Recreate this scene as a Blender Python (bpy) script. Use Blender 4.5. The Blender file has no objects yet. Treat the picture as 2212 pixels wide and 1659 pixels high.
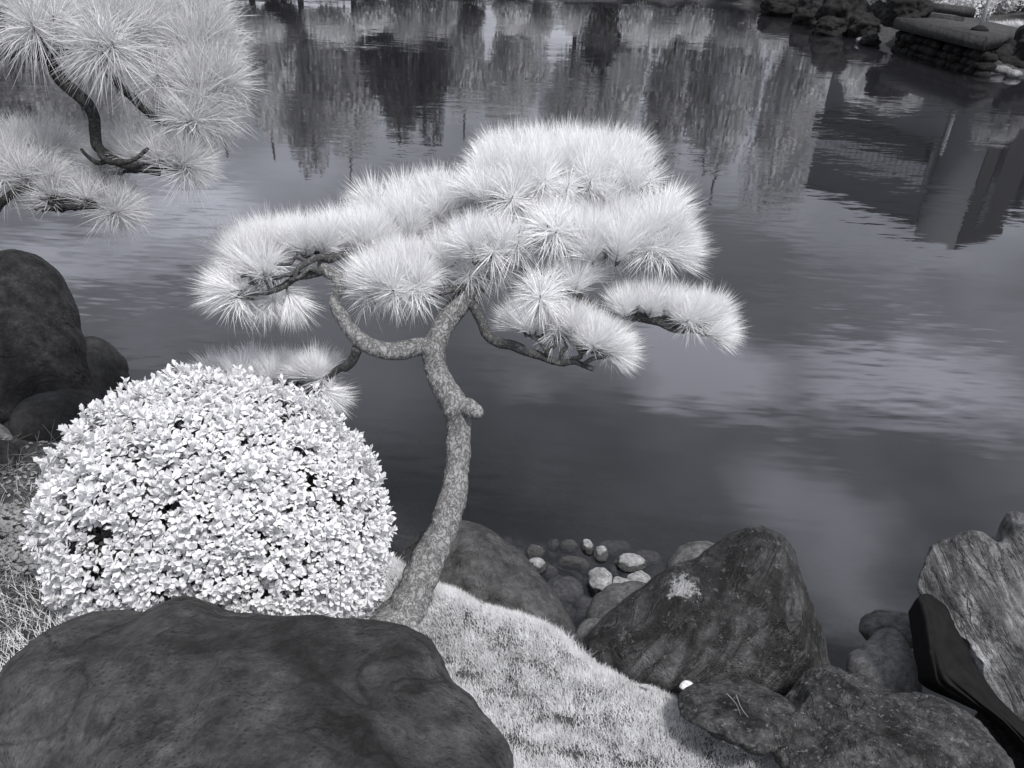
import bpy, bmesh, math, random
import numpy as np
from mathutils import Vector, Matrix
rng = np.random.default_rng(7); random.seed(7)
SC = bpy.context.scene; COL = SC.collection

# ------------------------------------------------------------------ camera, world, sun, exposure
F, CX, CY, CAMH = 1725.0, 1106.0, 829.5, 3.1          # focal length and centre in photo units (2212 x 1659)
PITCH, ROLL = math.radians(30), math.radians(3)
FW = np.array([0, math.cos(PITCH), -math.sin(PITCH)])
_u0 = np.array([0, math.sin(PITCH), math.cos(PITCH)]); _r0 = np.array([1., 0, 0])
RT = _r0*math.cos(ROLL) + _u0*math.sin(ROLL); UP = -_r0*math.sin(ROLL) + _u0*math.cos(ROLL)
CAM = np.array([0, 0, CAMH])
cd = bpy.data.cameras.new('camera'); cam = bpy.data.objects.new('camera', cd); COL.objects.link(cam)
cd.sensor_width = 36; cd.lens = 36*F/2212; cd.clip_start = .05; cd.clip_end = 400
cam.matrix_world = Matrix([[RT[0], UP[0], -FW[0], 0], [RT[1], UP[1], -FW[1], 0], [RT[2], UP[2], -FW[2], CAMH], [0, 0, 0, 1]])
SC.camera = cam
SUN_DIR = np.array([.32, -.38, 1.0]); SUN_DIR /= np.linalg.norm(SUN_DIR)
SUN_EL = math.asin(SUN_DIR[2]); SUN_AZ = math.atan2(SUN_DIR[0], SUN_DIR[1])
sl = bpy.data.lights.new('sun', 'SUN'); sl.energy = 2.5; sl.angle = math.radians(9); sl.color = (1, .985, .965)
so = bpy.data.objects.new('sun', sl); COL.objects.link(so)
so.rotation_euler = Vector(SUN_DIR).to_track_quat('Z', 'Y').to_euler()
w = bpy.data.worlds.new('World'); SC.world = w; w.use_nodes = True
nt = w.node_tree; nt.nodes.clear(); N = nt.nodes.new; L = nt.links.new
out = N('ShaderNodeOutputWorld'); bg = N('ShaderNodeBackground'); L(bg.outputs[0], out.inputs[0]); bg.inputs[1].default_value = .07
sky = N('ShaderNodeTexSky'); sky.sky_type = 'NISHITA'; sky.sun_disc = False; sky.sun_elevation = SUN_EL; sky.sun_rotation = SUN_AZ
hs = N('ShaderNodeHueSaturation'); hs.inputs['Saturation'].default_value = .22; hs.inputs['Value'].default_value = .6; L(sky.outputs[0], hs.inputs['Color'])
tc = N('ShaderNodeTexCoord'); sep = N('ShaderNodeSeparateXYZ'); L(tc.outputs['Generated'], sep.inputs[0])
add = N('ShaderNodeMath'); add.operation = 'ADD'; add.inputs[1].default_value = .25; L(sep.outputs[2], add.inputs[0])
mx = N('ShaderNodeMath'); mx.operation = 'MAXIMUM'; mx.inputs[1].default_value = .1; L(add.outputs[0], mx.inputs[0])
dv = N('ShaderNodeVectorMath'); dv.operation = 'DIVIDE'; L(tc.outputs['Generated'], dv.inputs[0]); L(mx.outputs[0], dv.inputs[1])
cmap = N('ShaderNodeMapping'); cmap.inputs['Location'].default_value = (3.1, .9, 0); cmap.inputs['Scale'].default_value = (1, 1, 0); L(dv.outputs[0], cmap.inputs[0])
cn = N('ShaderNodeTexNoise'); cn.inputs['Scale'].default_value = 2.1; cn.inputs['Detail'].default_value = 4; cn.inputs['Roughness'].default_value = .45; L(cmap.outputs[0], cn.inputs[0])
cr = N('ShaderNodeValToRGB'); cr.color_ramp.elements[0].position = .40; cr.color_ramp.elements[0].color = (.25, .25, .25, 1); cr.color_ramp.elements[1].position = .68; L(cn.outputs[0], cr.inputs[0])
def _m(op, a, b):
    x = N('ShaderNodeMath'); x.operation = op
    for k, v in ((0, a), (1, b)):
        if isinstance(v, (int, float)): x.inputs[k].default_value = v
        else: L(v, x.inputs[k])
    return x.outputs[0]
def skyv(px, py):                                       # the spot of sky mirrored by level water at a photo point, on the cloud sheet
    r = FW + RT*((px-CX)/F) - UP*((py-CY)/F); r = r/np.linalg.norm(r); return np.array([r[0], r[1]])/max(-r[2]+.25, .1)
wn = N('ShaderNodeTexNoise'); wn.inputs['Scale'].default_value = 3.2; wn.inputs['Detail'].default_value = 5; L(cmap.outputs[0], wn.inputs[0])
wv = N('ShaderNodeVectorMath'); wv.operation = 'MULTIPLY_ADD'; L(wn.outputs['Color'], wv.inputs[0]); wv.inputs[1].default_value = (.5, .5, 0); L(dv.outputs[0], wv.inputs[2])
cf = _m('MULTIPLY', cr.outputs[0], .48)
for (px, py, rx, ry, am) in [(120, 560, 220, 100, .7), (430, 480, 190, 100, .6), (1480, 775, 210, 65, 1.), (1640, 850, 150, 70, .45), (1990, 800, 260, 120, .8), (1730, 1180, 190, 170, .6), (1180, 870, 90, 60, .3), (1850, 1380, 220, 120, .45), (330, 700, 120, 70, .2)]:
    c0, cxx, cyy = skyv(px, py), skyv(px+rx, py), skyv(px, py+ry); ra_, rb_ = abs(cxx[0]-c0[0]), abs(cyy[1]-c0[1])
    sb = N('ShaderNodeVectorMath'); sb.operation = 'SUBTRACT'; L(wv.outputs[0], sb.inputs[0]); sb.inputs[1].default_value = (c0[0]+.25, c0[1]+.25, 0)
    dd = N('ShaderNodeVectorMath'); dd.operation = 'DIVIDE'; L(sb.outputs[0], dd.inputs[0]); dd.inputs[1].default_value = (ra_, rb_, 1e6)
    ll = N('ShaderNodeVectorMath'); ll.operation = 'LENGTH'; L(dd.outputs[0], ll.inputs[0])
    bl = N('ShaderNodeMapRange'); bl.interpolation_type = 'SMOOTHSTEP'; bl.inputs[1].default_value = 1.5; bl.inputs[2].default_value = .1; bl.inputs[4].default_value = am; L(ll.outputs['Value'], bl.inputs[0]); cf = _m('ADD', cf, bl.outputs[0])
cf = _m('MINIMUM', cf, 1.)
cm = N('ShaderNodeMix'); cm.data_type = 'RGBA'; L(cf, cm.inputs[0]); L(hs.outputs[0], cm.inputs[6]); cm.inputs[7].default_value = (16.6, 17.0, 18.9, 1)
L(cm.outputs[2], bg.inputs[0])
SC.render.engine = 'CYCLES'
SC.cycles.max_bounces = 6; SC.cycles.transparent_max_bounces = 16; SC.cycles.volume_bounces = 1
SC.cycles.caustics_reflective = False; SC.cycles.caustics_refractive = False
SC.view_settings.view_transform = 'Standard'; SC.view_settings.look = 'None'; SC.view_settings.gamma = 1
SC.view_settings.use_curve_mapping = False; SC.view_settings.exposure = 0.62

# ------------------------------------------------------------------ helpers
def ray(px, py): return FW + RT*((px-CX)/F) - UP*((py-CY)/F)
def P(px, py, d): return CAM + ray(px, py)*d           # the spot seen at a photo point, d metres out
def PL(px, py, z=0.):                                   # the spot seen at a photo point on a level z
    r = ray(px, py); return CAM + r*((z-CAMH)/r[2])
def RF(px, py, D):                                      # a spot D metres out whose mirror image in the pond is seen there
    r = ray(px, py); p = CAM + r*(D/r[1]); return np.array([p[0], D, -p[2]])

def mk(name, V, faces=None, mat=None, parent=None, smooth=True, tris=None, quads=None, mats=None, midx=None):
    me = bpy.data.meshes.new(name); V = np.asarray(V, dtype=np.float32)
    if faces is not None:
        me.from_pydata([tuple(map(float, v)) for v in V], [], faces)
    else:
        f = np.asarray(tris if tris is not None else quads, dtype=np.int32); k = f.shape[1]; n = len(f)
        me.vertices.add(len(V)); me.vertices.foreach_set('co', V.ravel())
        me.loops.add(n*k); me.loops.foreach_set('vertex_index', f.ravel())
        me.polygons.add(n); me.polygons.foreach_set('loop_start', np.arange(0, n*k, k, dtype=np.int32))
        try: me.polygons.foreach_set('loop_total', np.full(n, k, dtype=np.int32))
        except Exception: pass
        me.update(calc_edges=True)
    if smooth: me.polygons.foreach_set('use_smooth', np.ones(len(me.polygons), dtype=bool))
    for m in (mats or ([mat] if mat else [])): me.materials.append(m)
    if midx is not None: me.polygons.foreach_set('material_index', np.asarray(midx, dtype=np.int32))
    me.update()
    o = bpy.data.objects.new(name, me); COL.objects.link(o)
    if parent is not None: o.parent = parent
    return o
def tag(o, label=None, cat=None, group=None, kind=None):
    if label: o['label'] = label
    if cat: o['category'] = cat
    if group: o['group'] = group
    if kind: o['kind'] = kind
    return o
def empty(name, loc):
    o = bpy.data.objects.new(name, None); COL.objects.link(o); o.location = tuple(loc); o.empty_display_size = .1
    return o
def recentre(o, c):                                     # put a mesh object's origin at c
    c = np.asarray(c, dtype=np.float32); me = o.data; v = np.empty(len(me.vertices)*3, dtype=np.float32)
    me.vertices.foreach_get('co', v); v = v.reshape(-1, 3) - c; me.vertices.foreach_set('co', v.ravel()); o.location = tuple(map(float, c)); me.update()
def under(o, root):                                     # parent a world-space mesh without moving it
    o.parent = root; o.matrix_parent_inverse = Matrix.Translation(-Vector(root.location)); return o

_perm = np.random.default_rng(3).permutation(256); _perm = np.concatenate([_perm, _perm, _perm])
_gr = np.random.default_rng(4).normal(size=(256, 3)); _gr /= np.linalg.norm(_gr, axis=1)[:, None]
def noise(Pn):
    Pn = np.asarray(Pn, float); i = np.floor(Pn).astype(int); f = Pn - i; i &= 255
    u = f*f*f*(f*(f*6-15)+10); res = 0
    for dx in (0, 1):
        for dy in (0, 1):
            for dz in (0, 1):
                h = _perm[_perm[_perm[i[:, 0]+dx]+i[:, 1]+dy]+i[:, 2]+dz]
                g = _gr[h]; d = (g*(f-np.array([dx, dy, dz]))).sum(1)
                wt = (u[:, 0] if dx else 1-u[:, 0])*(u[:, 1] if dy else 1-u[:, 1])*(u[:, 2] if dz else 1-u[:, 2])
                res = res + d*wt
    return res*1.6
def fbm(Pn, octv=4, gain=.5, lac=2.1):
    a, s, t = 1., 0, 0
    for k in range(octv):
        s = s + a*noise(np.asarray(Pn)*lac**k + 17.3*k); t += a; a *= gain
    return s/t
def sstep(a, b, x):
    t = np.clip((x-a)/(b-a), 0, 1); return t*t*(3-2*t)
_ico = {}
def ico(n):
    if n not in _ico:
        bm = bmesh.new(); bmesh.ops.create_icosphere(bm, subdivisions=n, radius=1)
        V = np.array([v.co[:] for v in bm.verts]); T = np.array([[v.index for v in f.verts] for f in bm.faces]); bm.free(); _ico[n] = (V, T)
    return _ico[n]

def spline(pts, step=6):
    pts = np.asarray(pts, float); n = len(pts); ext = np.vstack([2*pts[0]-pts[1], pts, 2*pts[-1]-pts[-2]]); o = []
    for i in range(n-1):
        p0, p1, p2, p3 = ext[i:i+4]
        for k in range(step):
            t = k/step; o.append(.5*((2*p1)+(-p0+p2)*t+(2*p0-5*p1+4*p2-p3)*t*t+(-p0+3*p1-3*p2+p3)*t**3))
    o.append(pts[-1]); return np.array(o)
def tube_arrays(path, rad, seg=8, rough=0., f=9., cap=True):
    path = np.asarray(path); n = len(path); T = np.gradient(path, axis=0); T /= np.linalg.norm(T, axis=1)[:, None]+1e-9
    a = np.cross(T[0], [0.3, .9, .2]); a /= np.linalg.norm(a); A = []
    for t in T:
        a = a - t*np.dot(a, t); a /= np.linalg.norm(a)+1e-9; A.append(a)
    A = np.array(A); B = np.cross(T, A); th = np.linspace(0, 2*np.pi, seg, endpoint=False)
    D = A[:, None]*np.cos(th)[None, :, None] + B[:, None]*np.sin(th)[None, :, None]
    R = np.broadcast_to(np.asarray(rad)[:, None], (n, seg)).copy()
    if rough:
        Q = (path[:, None]+D*R[:, :, None]).reshape(-1, 3)
        R *= 1+rough*(fbm(Q*f, 4, .6)).reshape(n, seg)
    V = (path[:, None] + D*R[:, :, None]).reshape(-1, 3)
    i, j = np.meshgrid(np.arange(n-1), np.arange(seg), indexing='ij'); j2 = (j+1) % seg
    q = np.stack([i*seg+j, i*seg+j2, (i+1)*seg+j2, (i+1)*seg+j], -1).reshape(-1, 4)
    T1 = np.concatenate([q[:, [0, 1, 2]], q[:, [0, 2, 3]]])
    if cap:
        V = np.vstack([V, path[0]-T[0]*rad[0]*.3, path[-1]+T[-1]*rad[-1]*.5]); m = len(V)
        jj = np.arange(seg); j2 = (jj+1) % seg
        T1 = np.concatenate([T1, np.stack([j2, jj, np.full(seg, m-2)], -1), np.stack([(n-1)*seg+jj, (n-1)*seg+j2, np.full(seg, m-1)], -1)])
    return V, T1
class Bag:                                              # collects triangles for one mesh
    def __init__(s): s.V, s.T, s.n = [], [], 0
    def add(s, V, T): s.V.append(np.asarray(V, float)); s.T.append(np.asarray(T)+s.n); s.n += len(V)
    def make(s, name, mat, parent=None, smooth=True): return mk(name, np.vstack(s.V), tris=np.vstack(s.T), mat=mat, parent=parent, smooth=smooth)

# ------------------------------------------------------------------ materials
def nodes(name):
    m = bpy.data.materials.new(name); m.use_nodes = True; m.node_tree.nodes.clear(); return m, m.node_tree
def rock_mat(name, dark, light, scale=4, pits=.3, lichen=0, lichen_at=None, bands=None, bump=.012, rough=.85, wet=False, stain=.5, mott=.5, micro=.5, cracks=0., tint=(1, 1, 1.02)):
    m, t = nodes(name); n = t.nodes.new; l = t.links.new
    o = n('ShaderNodeOutputMaterial'); b = n('ShaderNodeBsdfPrincipled'); l(b.outputs[0], o.inputs[0])
    g = n('ShaderNodeNewGeometry'); pos = g.outputs['Position']
    def nz(s, d=6, r=.6, vec=None, dist=0):
        x = n('ShaderNodeTexNoise'); x.inputs['Scale'].default_value = s; x.inputs['Detail'].default_value = d; x.inputs['Roughness'].default_value = r; x.inputs['Distortion'].default_value = dist
        l(vec or pos, x.inputs[0]); return x.outputs[0]
    def rmp(v, a, c, ca=0., cb=1.):
        x = n('ShaderNodeMapRange'); x.inputs[1].default_value = a; x.inputs[2].default_value = c; x.inputs[3].default_value = ca; x.inputs[4].default_value = cb; l(v, x.inputs[0]); return x.outputs[0]
    def mth(op, a, c):
        x = n('ShaderNodeMath'); x.operation = op
        for k, v in ((0, a), (1, c)):
            if isinstance(v, (int, float)): x.inputs[k].default_value = v
            else: l(v, x.inputs[k])
        return x.outputs[0]
    def mixc(f, a, c):
        x = n('ShaderNodeMix'); x.data_type = 'RGBA'
        l(f, x.inputs[0])
        for k, v in ((6, a), (7, c)):
            if isinstance(v, tuple): x.inputs[k].default_value = v
            else: l(v, x.inputs[k])
        return x.outputs[2]
    C = lambda v: (v*tint[0], v*tint[1], v*tint[2], 1)
    base = rmp(nz(scale, 8, .68, dist=.6), .32, .68)
    col = mixc(base, C(dark), C(light))
    fine = mth('MULTIPLY', rmp(nz(scale*14, 5, .7), .3, .7, 1-mott*.5, 1+mott*.5), rmp(nz(scale*4, 6, .75), .34, .66, 1-mott, 1+mott*1.1))
    if bands:
        mp = n('ShaderNodeMapping'); mp.vector_type = 'TEXTURE'; mp.inputs['Rotation'].default_value = bands[0]; mp.inputs['Scale'].default_value = tuple(1/v for v in bands[1]); l(pos, mp.inputs[0])
        bn = nz(1, 7, .65, mp.outputs[0], .8); bb = rmp(bn, .38, .62)
        col = mixc(mth('MULTIPLY', bb, bands[2]), col, C(bands[3]))
    st = rmp(nz(scale*.45, 5, .55, dist=1.2), .5, .68)
    col = mixc(mth('MULTIPLY', st, stain), col, C(dark*.35))
    vm = n('ShaderNodeMix'); vm.data_type = 'RGBA'; vm.blend_type = 'MULTIPLY'; vm.inputs[0].default_value = 1; l(col, vm.inputs[6]); l(fine, vm.inputs[7]); col = vm.outputs[2]
    if cracks:
        ck = nz(1, 5, .6, mp.outputs[0], .5) if bands else nz(scale*.9, 5, .55, dist=.8)
        ck = rmp(mth('ABSOLUTE', mth('SUBTRACT', ck, .5), 0), 0, .035)
        cki = mth('MULTIPLY', mth('SUBTRACT', 1, ck), rmp(nz(scale*.8, 2), .42, .56)); col = mixc(mth('MULTIPLY', cki, cracks), col, C(dark*.25))
    vo = n('ShaderNodeTexVoronoi'); vo.inputs['Scale'].default_value = scale*9; l(pos, vo.inputs[0])
    pmask = rmp(nz(scale*1.1, 3), .48, .62)
    vo2 = n('ShaderNodeTexVoronoi'); vo2.inputs['Scale'].default_value = scale*24; l(pos, vo2.inputs[0]); pm2 = rmp(nz(scale*1.9, 3, dist=1.), .46, .58)
    pit = mth('MAXIMUM', mth('MULTIPLY', rmp(vo.outputs['Distance'], .05, .28, 1, 0), pmask), mth('MULTIPLY', rmp(vo2.outputs['Distance'], .1, .4, .8, 0), pm2))
    if pits: col = mixc(mth('MULTIPLY', pit, pits), col, C(dark*.3))
    if lichen_at is not None:
        for (c, rad) in lichen_at:
            dn = n('ShaderNodeVectorMath'); dn.operation = 'DISTANCE'; l(pos, dn.inputs[0]); dn.inputs[1].default_value = tuple(c)
            dd = rmp(dn.outputs['Value'], rad*1.2, rad*.2)
            lm = rmp(mth('MULTIPLY', mth('MULTIPLY', nz(34, 6, .8), rmp(nz(9, 3), .35, .62, .55, 1.2)), dd), .44, .52)
            col = mixc(mth('MULTIPLY', lm, .85), col, C(.5))
    if lichen:
        lm = rmp(nz(scale*6, 6, .75), .575, .63)
        col = mixc(mth('MULTIPLY', lm, lichen), col, C(min(.5, light*2.6)))
    if wet:                                             # dark below the water line, pale and dry above
        sp = n('ShaderNodeSeparateXYZ'); l(pos, sp.inputs[0])
        zz = mth('ADD', sp.outputs[2], mth('MULTIPLY', nz(22, 3), .03))
        wf = rmp(zz, .046, .052)
        col = mixc(wf, C(wet), col)
        l(rmp(wf, 0, 1, .25, rough), b.inputs['Roughness'])
    else: b.inputs['Roughness'].default_value = rough
    l(col, b.inputs['Base Color']); b.inputs['Specular IOR Level'].default_value = .3
    hgt = mth('ADD', mth('MULTIPLY', nz(scale*3, 8, .7), 1.), mth('MULTIPLY', nz(scale*26, 5, .7), micro))
    if bands: hgt = mth('ADD', hgt, mth('MULTIPLY', bn, 1.6))
    if cracks: hgt = mth('SUBTRACT', hgt, mth('MULTIPLY', cki, .7))
    hgt = mth('SUBTRACT', hgt, mth('MULTIPLY', pit, .5*(pits > 0)))
    bp = n('ShaderNodeBump'); bp.inputs['Distance'].default_value = bump*4; bp.inputs['Strength'].default_value = .7; l(hgt, bp.inputs['Height']); l(bp.outputs[0], b.inputs['Normal'])
    return m
def leaf_mat(name, col, trans=.35, var=.12, scale=6, spec=.2, wcol=None):
    m, t = nodes(name); n = t.nodes.new; l = t.links.new
    o = n('ShaderNodeOutputMaterial'); d = n('ShaderNodeBsdfPrincipled'); tr = n('ShaderNodeBsdfTranslucent'); mx = n('ShaderNodeMixShader'); mx.inputs[0].default_value = trans
    d.inputs['Roughness'].default_value = .55; d.inputs['Specular IOR Level'].default_value = spec
    g = n('ShaderNodeNewGeometry'); nz = n('ShaderNodeTexNoise'); nz.inputs['Scale'].default_value = scale; l(g.outputs['Position'], nz.inputs[0])
    mr = n('ShaderNodeMapRange'); mr.inputs[1].default_value = .3; mr.inputs[2].default_value = .7; mr.inputs[3].default_value = 1-var; mr.inputs[4].default_value = 1; l(nz.outputs[0], mr.inputs[0])
    c = n('ShaderNodeMix'); c.data_type = 'RGBA'; c.blend_type = 'MULTIPLY'; c.inputs[0].default_value = 1; c.inputs[6].default_value = (col, col, col*1.015, 1); l(mr.outputs[0], c.inputs[7])
    l(c.outputs[2], d.inputs['Base Color']); l(c.outputs[2], tr.inputs[0]); l(d.outputs[0], mx.inputs[1]); l(tr.outputs[0], mx.inputs[2]); l(mx.outputs[0], o.inputs[0])
    return m
def bark_mat(name, dark, light, sc=(60, 60, 26), bump=.002):
    m, t = nodes(name); n = t.nodes.new; l = t.links.new
    o = n('ShaderNodeOutputMaterial'); b = n('ShaderNodeBsdfPrincipled'); l(b.outputs[0], o.inputs[0]); b.inputs['Roughness'].default_value = .9; b.inputs['Specular IOR Level'].default_value = .15
    g = n('ShaderNodeNewGeometry'); w0 = n('ShaderNodeTexNoise'); w0.inputs['Scale'].default_value = 22; w0.inputs['Detail'].default_value = 4; l(g.outputs['Position'], w0.inputs[0])
    wa = n('ShaderNodeVectorMath'); wa.operation = 'MULTIPLY_ADD'; l(w0.outputs['Color'], wa.inputs[0]); wa.inputs[1].default_value = (.05, .05, .05); l(g.outputs['Position'], wa.inputs[2])
    mp = n('ShaderNodeMapping'); mp.inputs['Scale'].default_value = sc; l(wa.outputs[0], mp.inputs[0])
    def crack(sc_, wd, off):
        x = n('ShaderNodeTexNoise'); x.inputs['Scale'].default_value = sc_; x.inputs['Detail'].default_value = 2.5; x.inputs['Roughness'].default_value = .55
        a = n('ShaderNodeVectorMath'); a.operation = 'ADD'; l(mp.outputs[0], a.inputs[0]); a.inputs[1].default_value = (off, off, off); l(a.outputs[0], x.inputs[0])
        b_ = n('ShaderNodeMath'); b_.operation = 'SUBTRACT'; l(x.outputs[0], b_.inputs[0]); b_.inputs[1].default_value = .5; c_ = n('ShaderNodeMath'); c_.operation = 'ABSOLUTE'; l(b_.outputs[0], c_.inputs[0])
        r_ = n('ShaderNodeMapRange'); r_.inputs[1].default_value = 0; r_.inputs[2].default_value = wd; l(c_.outputs[0], r_.inputs[0]); return r_.outputs[0]
    v = n('ShaderNodeMath'); v.operation = 'MULTIPLY'; l(crack(.55, .05, 0), v.inputs[0]); l(crack(.9, .07, 7.3), v.inputs[1])
    nz = n('ShaderNodeTexNoise'); nz.inputs['Scale'].default_value = 95; nz.inputs['Detail'].default_value = 6; nz.inputs['Roughness'].default_value = .7; l(g.outputs['Position'], nz.inputs[0])
    n2 = n('ShaderNodeTexNoise'); n2.inputs['Scale'].default_value = 7; n2.inputs['Detail'].default_value = 4; l(g.outputs['Position'], n2.inputs[0])
    r = n('ShaderNodeMapRange'); r.inputs[1].default_value = 0; r.inputs[2].default_value = 1; r.inputs[3].default_value = .28; l(v.outputs[0], r.inputs[0])
    mu = n('ShaderNodeMath'); mu.operation = 'MULTIPLY'; l(r.outputs[0], mu.inputs[0])
    r2 = n('ShaderNodeMapRange'); r2.inputs[1].default_value = .3; r2.inputs[2].default_value = .7; r2.inputs[3].default_value = .5; r2.inputs[4].default_value = 1.15; l(nz.outputs[0], r2.inputs[0]); l(r2.outputs[0], mu.inputs[1])
    m2 = n('ShaderNodeMath'); m2.operation = 'MULTIPLY'; r3 = n('ShaderNodeMapRange'); r3.inputs[1].default_value = .3; r3.inputs[2].default_value = .65; r3.inputs[3].default_value = .7; l(n2.outputs[0], r3.inputs[0]); l(mu.outputs[0], m2.inputs[0]); l(r3.outputs[0], m2.inputs[1])
    c = n('ShaderNodeMix'); c.data_type = 'RGBA'; l(m2.outputs[0], c.inputs[0]); c.inputs[6].default_value = (dark, dark, dark*1.02, 1); c.inputs[7].default_value = (light, light*.995, light, 1); l(c.outputs[2], b.inputs['Base Color'])
    ha = n('ShaderNodeMath'); ha.operation = 'MULTIPLY_ADD'; l(nz.outputs[0], ha.inputs[0]); ha.inputs[1].default_value = .6; l(r.outputs[0], ha.inputs[2])
    bp = n('ShaderNodeBump'); bp.inputs['Distance'].default_value = bump; bp.inputs['Strength'].default_value = 1; l(ha.outputs[0], bp.inputs['Height']); l(bp.outputs[0], b.inputs['Normal'])
    return m
def plain_mat(name, v, rough=.8, var=.2, scale=8, spec=.2, tint=(1, 1, 1.02), bump=.004):
    m, t = nodes(name); n = t.nodes.new; l = t.links.new
    o = n('ShaderNodeOutputMaterial'); b = n('ShaderNodeBsdfPrincipled'); l(b.outputs[0], o.inputs[0]); b.inputs['Roughness'].default_value = rough; b.inputs['Specular IOR Level'].default_value = spec
    g = n('ShaderNodeNewGeometry'); nz = n('ShaderNodeTexNoise'); nz.inputs['Scale'].default_value = scale; nz.inputs['Detail'].default_value = 6; l(g.outputs['Position'], nz.inputs[0])
    r = n('ShaderNodeMapRange'); r.inputs[1].default_value = .3; r.inputs[2].default_value = .7; r.inputs[3].default_value = 1-var; r.inputs[4].default_value = 1+var; l(nz.outputs[0], r.inputs[0])
    c = n('ShaderNodeMix'); c.data_type = 'RGBA'; c.blend_type = 'MULTIPLY'; c.inputs[0].default_value = 1; c.inputs[6].default_value = (v*tint[0], v*tint[1], v*tint[2], 1); l(r.outputs[0], c.inputs[7]); l(c.outputs[2], b.inputs['Base Color'])
    bp = n('ShaderNodeBump'); bp.inputs['Distance'].default_value = bump; l(nz.outputs[0], bp.inputs['Height']); l(bp.outputs[0], b.inputs['Normal'])
    return m
M_needle = leaf_mat('white_needles', .94, .18, .05, 9)
M_needle2 = leaf_mat('shaded_needles', .74, .30, .12, 5)  # greyer needles: the shade over the second pine is put into the colour
M_leaf = leaf_mat('azalea_leaves', .90, .26, .14, 11)
M_leaf_shade = leaf_mat('azalea_inner_leaves', .20, .30, .3, 14)  # inner leaves darkened, shade between the clusters put into their colour
M_grass = leaf_mat('pale_grass', .88, .30, .22, 16)
M_weed = leaf_mat('weed_leaves', .42, .30, .4, 9)
M_bark = bark_mat('pine_bark', .03, .36, (52, 52, 21))
M_bark2 = bark_mat('branch_bark', .03, .15, (45, 45, 30), .004)
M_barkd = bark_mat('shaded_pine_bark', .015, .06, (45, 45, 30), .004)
M_twig = plain_mat('twig_bark', .10, .9, .4, 40)
M_fleaf = [leaf_mat('far_leaves_bright', .92, .3, .4, .5), leaf_mat('far_leaves_mid', .62, .3, .45, .5), leaf_mat('far_leaves_dark', .16, .25, .5, .5)]
M_far = plain_mat('far_trunk', .05, .9, .3, 3)

# ------------------------------------------------------------------ ground
POND = np.array([(-70, 8), (-12, 6.2), (-5, 5.1), (-3.6, 4.6), (-3, 4.3), (-2.2, 4.1), (-1.2, 3.8), (-.4, 3.35), (.05, 3.05), (.55, 2.76), (.9, 2.62), (1.25, 2.42), (1.6, 2.3), (2.3, 2.1), (4, 1.8), (10, 1.5), (70, 0),
                 (70, 19), (30, 21), (19, 24.2), (15.2, 24.6), (13.6, 24.4), (12.8, 24.2), (12.3, 28.8), (12.6, 31.5), (12.7, 34.5), (11.9, 37.5), (12.9, 44), (8, 47), (0, 46), (-8, 42), (-18, 37), (-30, 33), (-70, 30)], float)
def sdist(X, Y):                                        # + inside the pond, - on land
    Q = np.stack([X.ravel(), Y.ravel()], 1); best = np.full(len(Q), 1e9); ins = np.zeros(len(Q), bool); n = len(POND)
    for i in range(n):
        a, b = POND[i], POND[(i+1) % n]; ab = b-a; t = np.clip(((Q-a)@ab)/(ab@ab), 0, 1); d = np.linalg.norm(Q-(a+t[:, None]*ab), axis=1); best = np.minimum(best, d)
        c = ((a[1] > Q[:, 1]) != (b[1] > Q[:, 1])); xx = (b[0]-a[0])*(Q[:, 1]-a[1])/((b[1]-a[1]) or 1e-12)+a[0]; ins ^= c & (Q[:, 0] < xx)
    return np.where(ins, best, -best).reshape(X.shape)
MOUND = [(PL(1110, 1345, .55), .22, .06), (PL(960, 1290, .6), .15, .06), (PL(1190, 1370, .5), .13, .06)]
def height(X, Y):
    X = np.asarray(X, float); Y = np.asarray(Y, float); s = sdist(X, Y); d = np.maximum(-s, 0); near = Y < 12
    land_n = .60*sstep(-.02, .70, d) + .27*np.maximum(d-.9, 0)
    land_n = np.minimum(land_n, 1.55)
    land_f = .45*sstep(0, .6, d) + .09*np.minimum(d, 40)
    bed = -.30*np.maximum(s, 0)**.9
    z = np.where(s > 0, np.maximum(bed, -1.3), np.where(near, land_n, land_f)) - .02
    for c, r, a in MOUND: z = z + a*np.exp(-((X-c[0])**2+(Y-c[1])**2)/r**2)
    Q = np.stack([X.ravel(), Y.ravel(), np.zeros(X.size)], 1)
    z = z + (.03*fbm(Q*2.2, 3) + .012*noise(Q*9)).reshape(X.shape)
    return z
def ht(x, y): return float(height(np.array([x]), np.array([y]))[0])
gx = np.concatenate([-(np.geomspace(4, 150, 40)[::-1]), np.arange(-3.95, 4, .05), np.geomspace(4, 150, 40)])
gy = np.concatenate([[-30, -12, -6, -3], np.arange(-2, 6.5, .05), np.arange(6.8, 60, .8), np.geomspace(61, 200, 12)])
X, Y = np.meshgrid(gx, gy, indexing='ij'); Z = height(X, Y)
i, j = np.meshgrid(np.arange(len(gx)-1), np.arange(len(gy)-1), indexing='ij'); ny = len(gy)
q = np.stack([i*ny+j, (i+1)*ny+j, (i+1)*ny+j+1, i*ny+j+1], -1).reshape(-1, 4)
M_soil = rock_mat('damp_soil', .035, .10, 7, .0, bump=.02, rough=.95, stain=.4)
g = mk('ground', np.stack([X.ravel(), Y.ravel(), Z.ravel()], 1), quads=q, mat=M_soil); tag(g, kind='structure')

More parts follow.
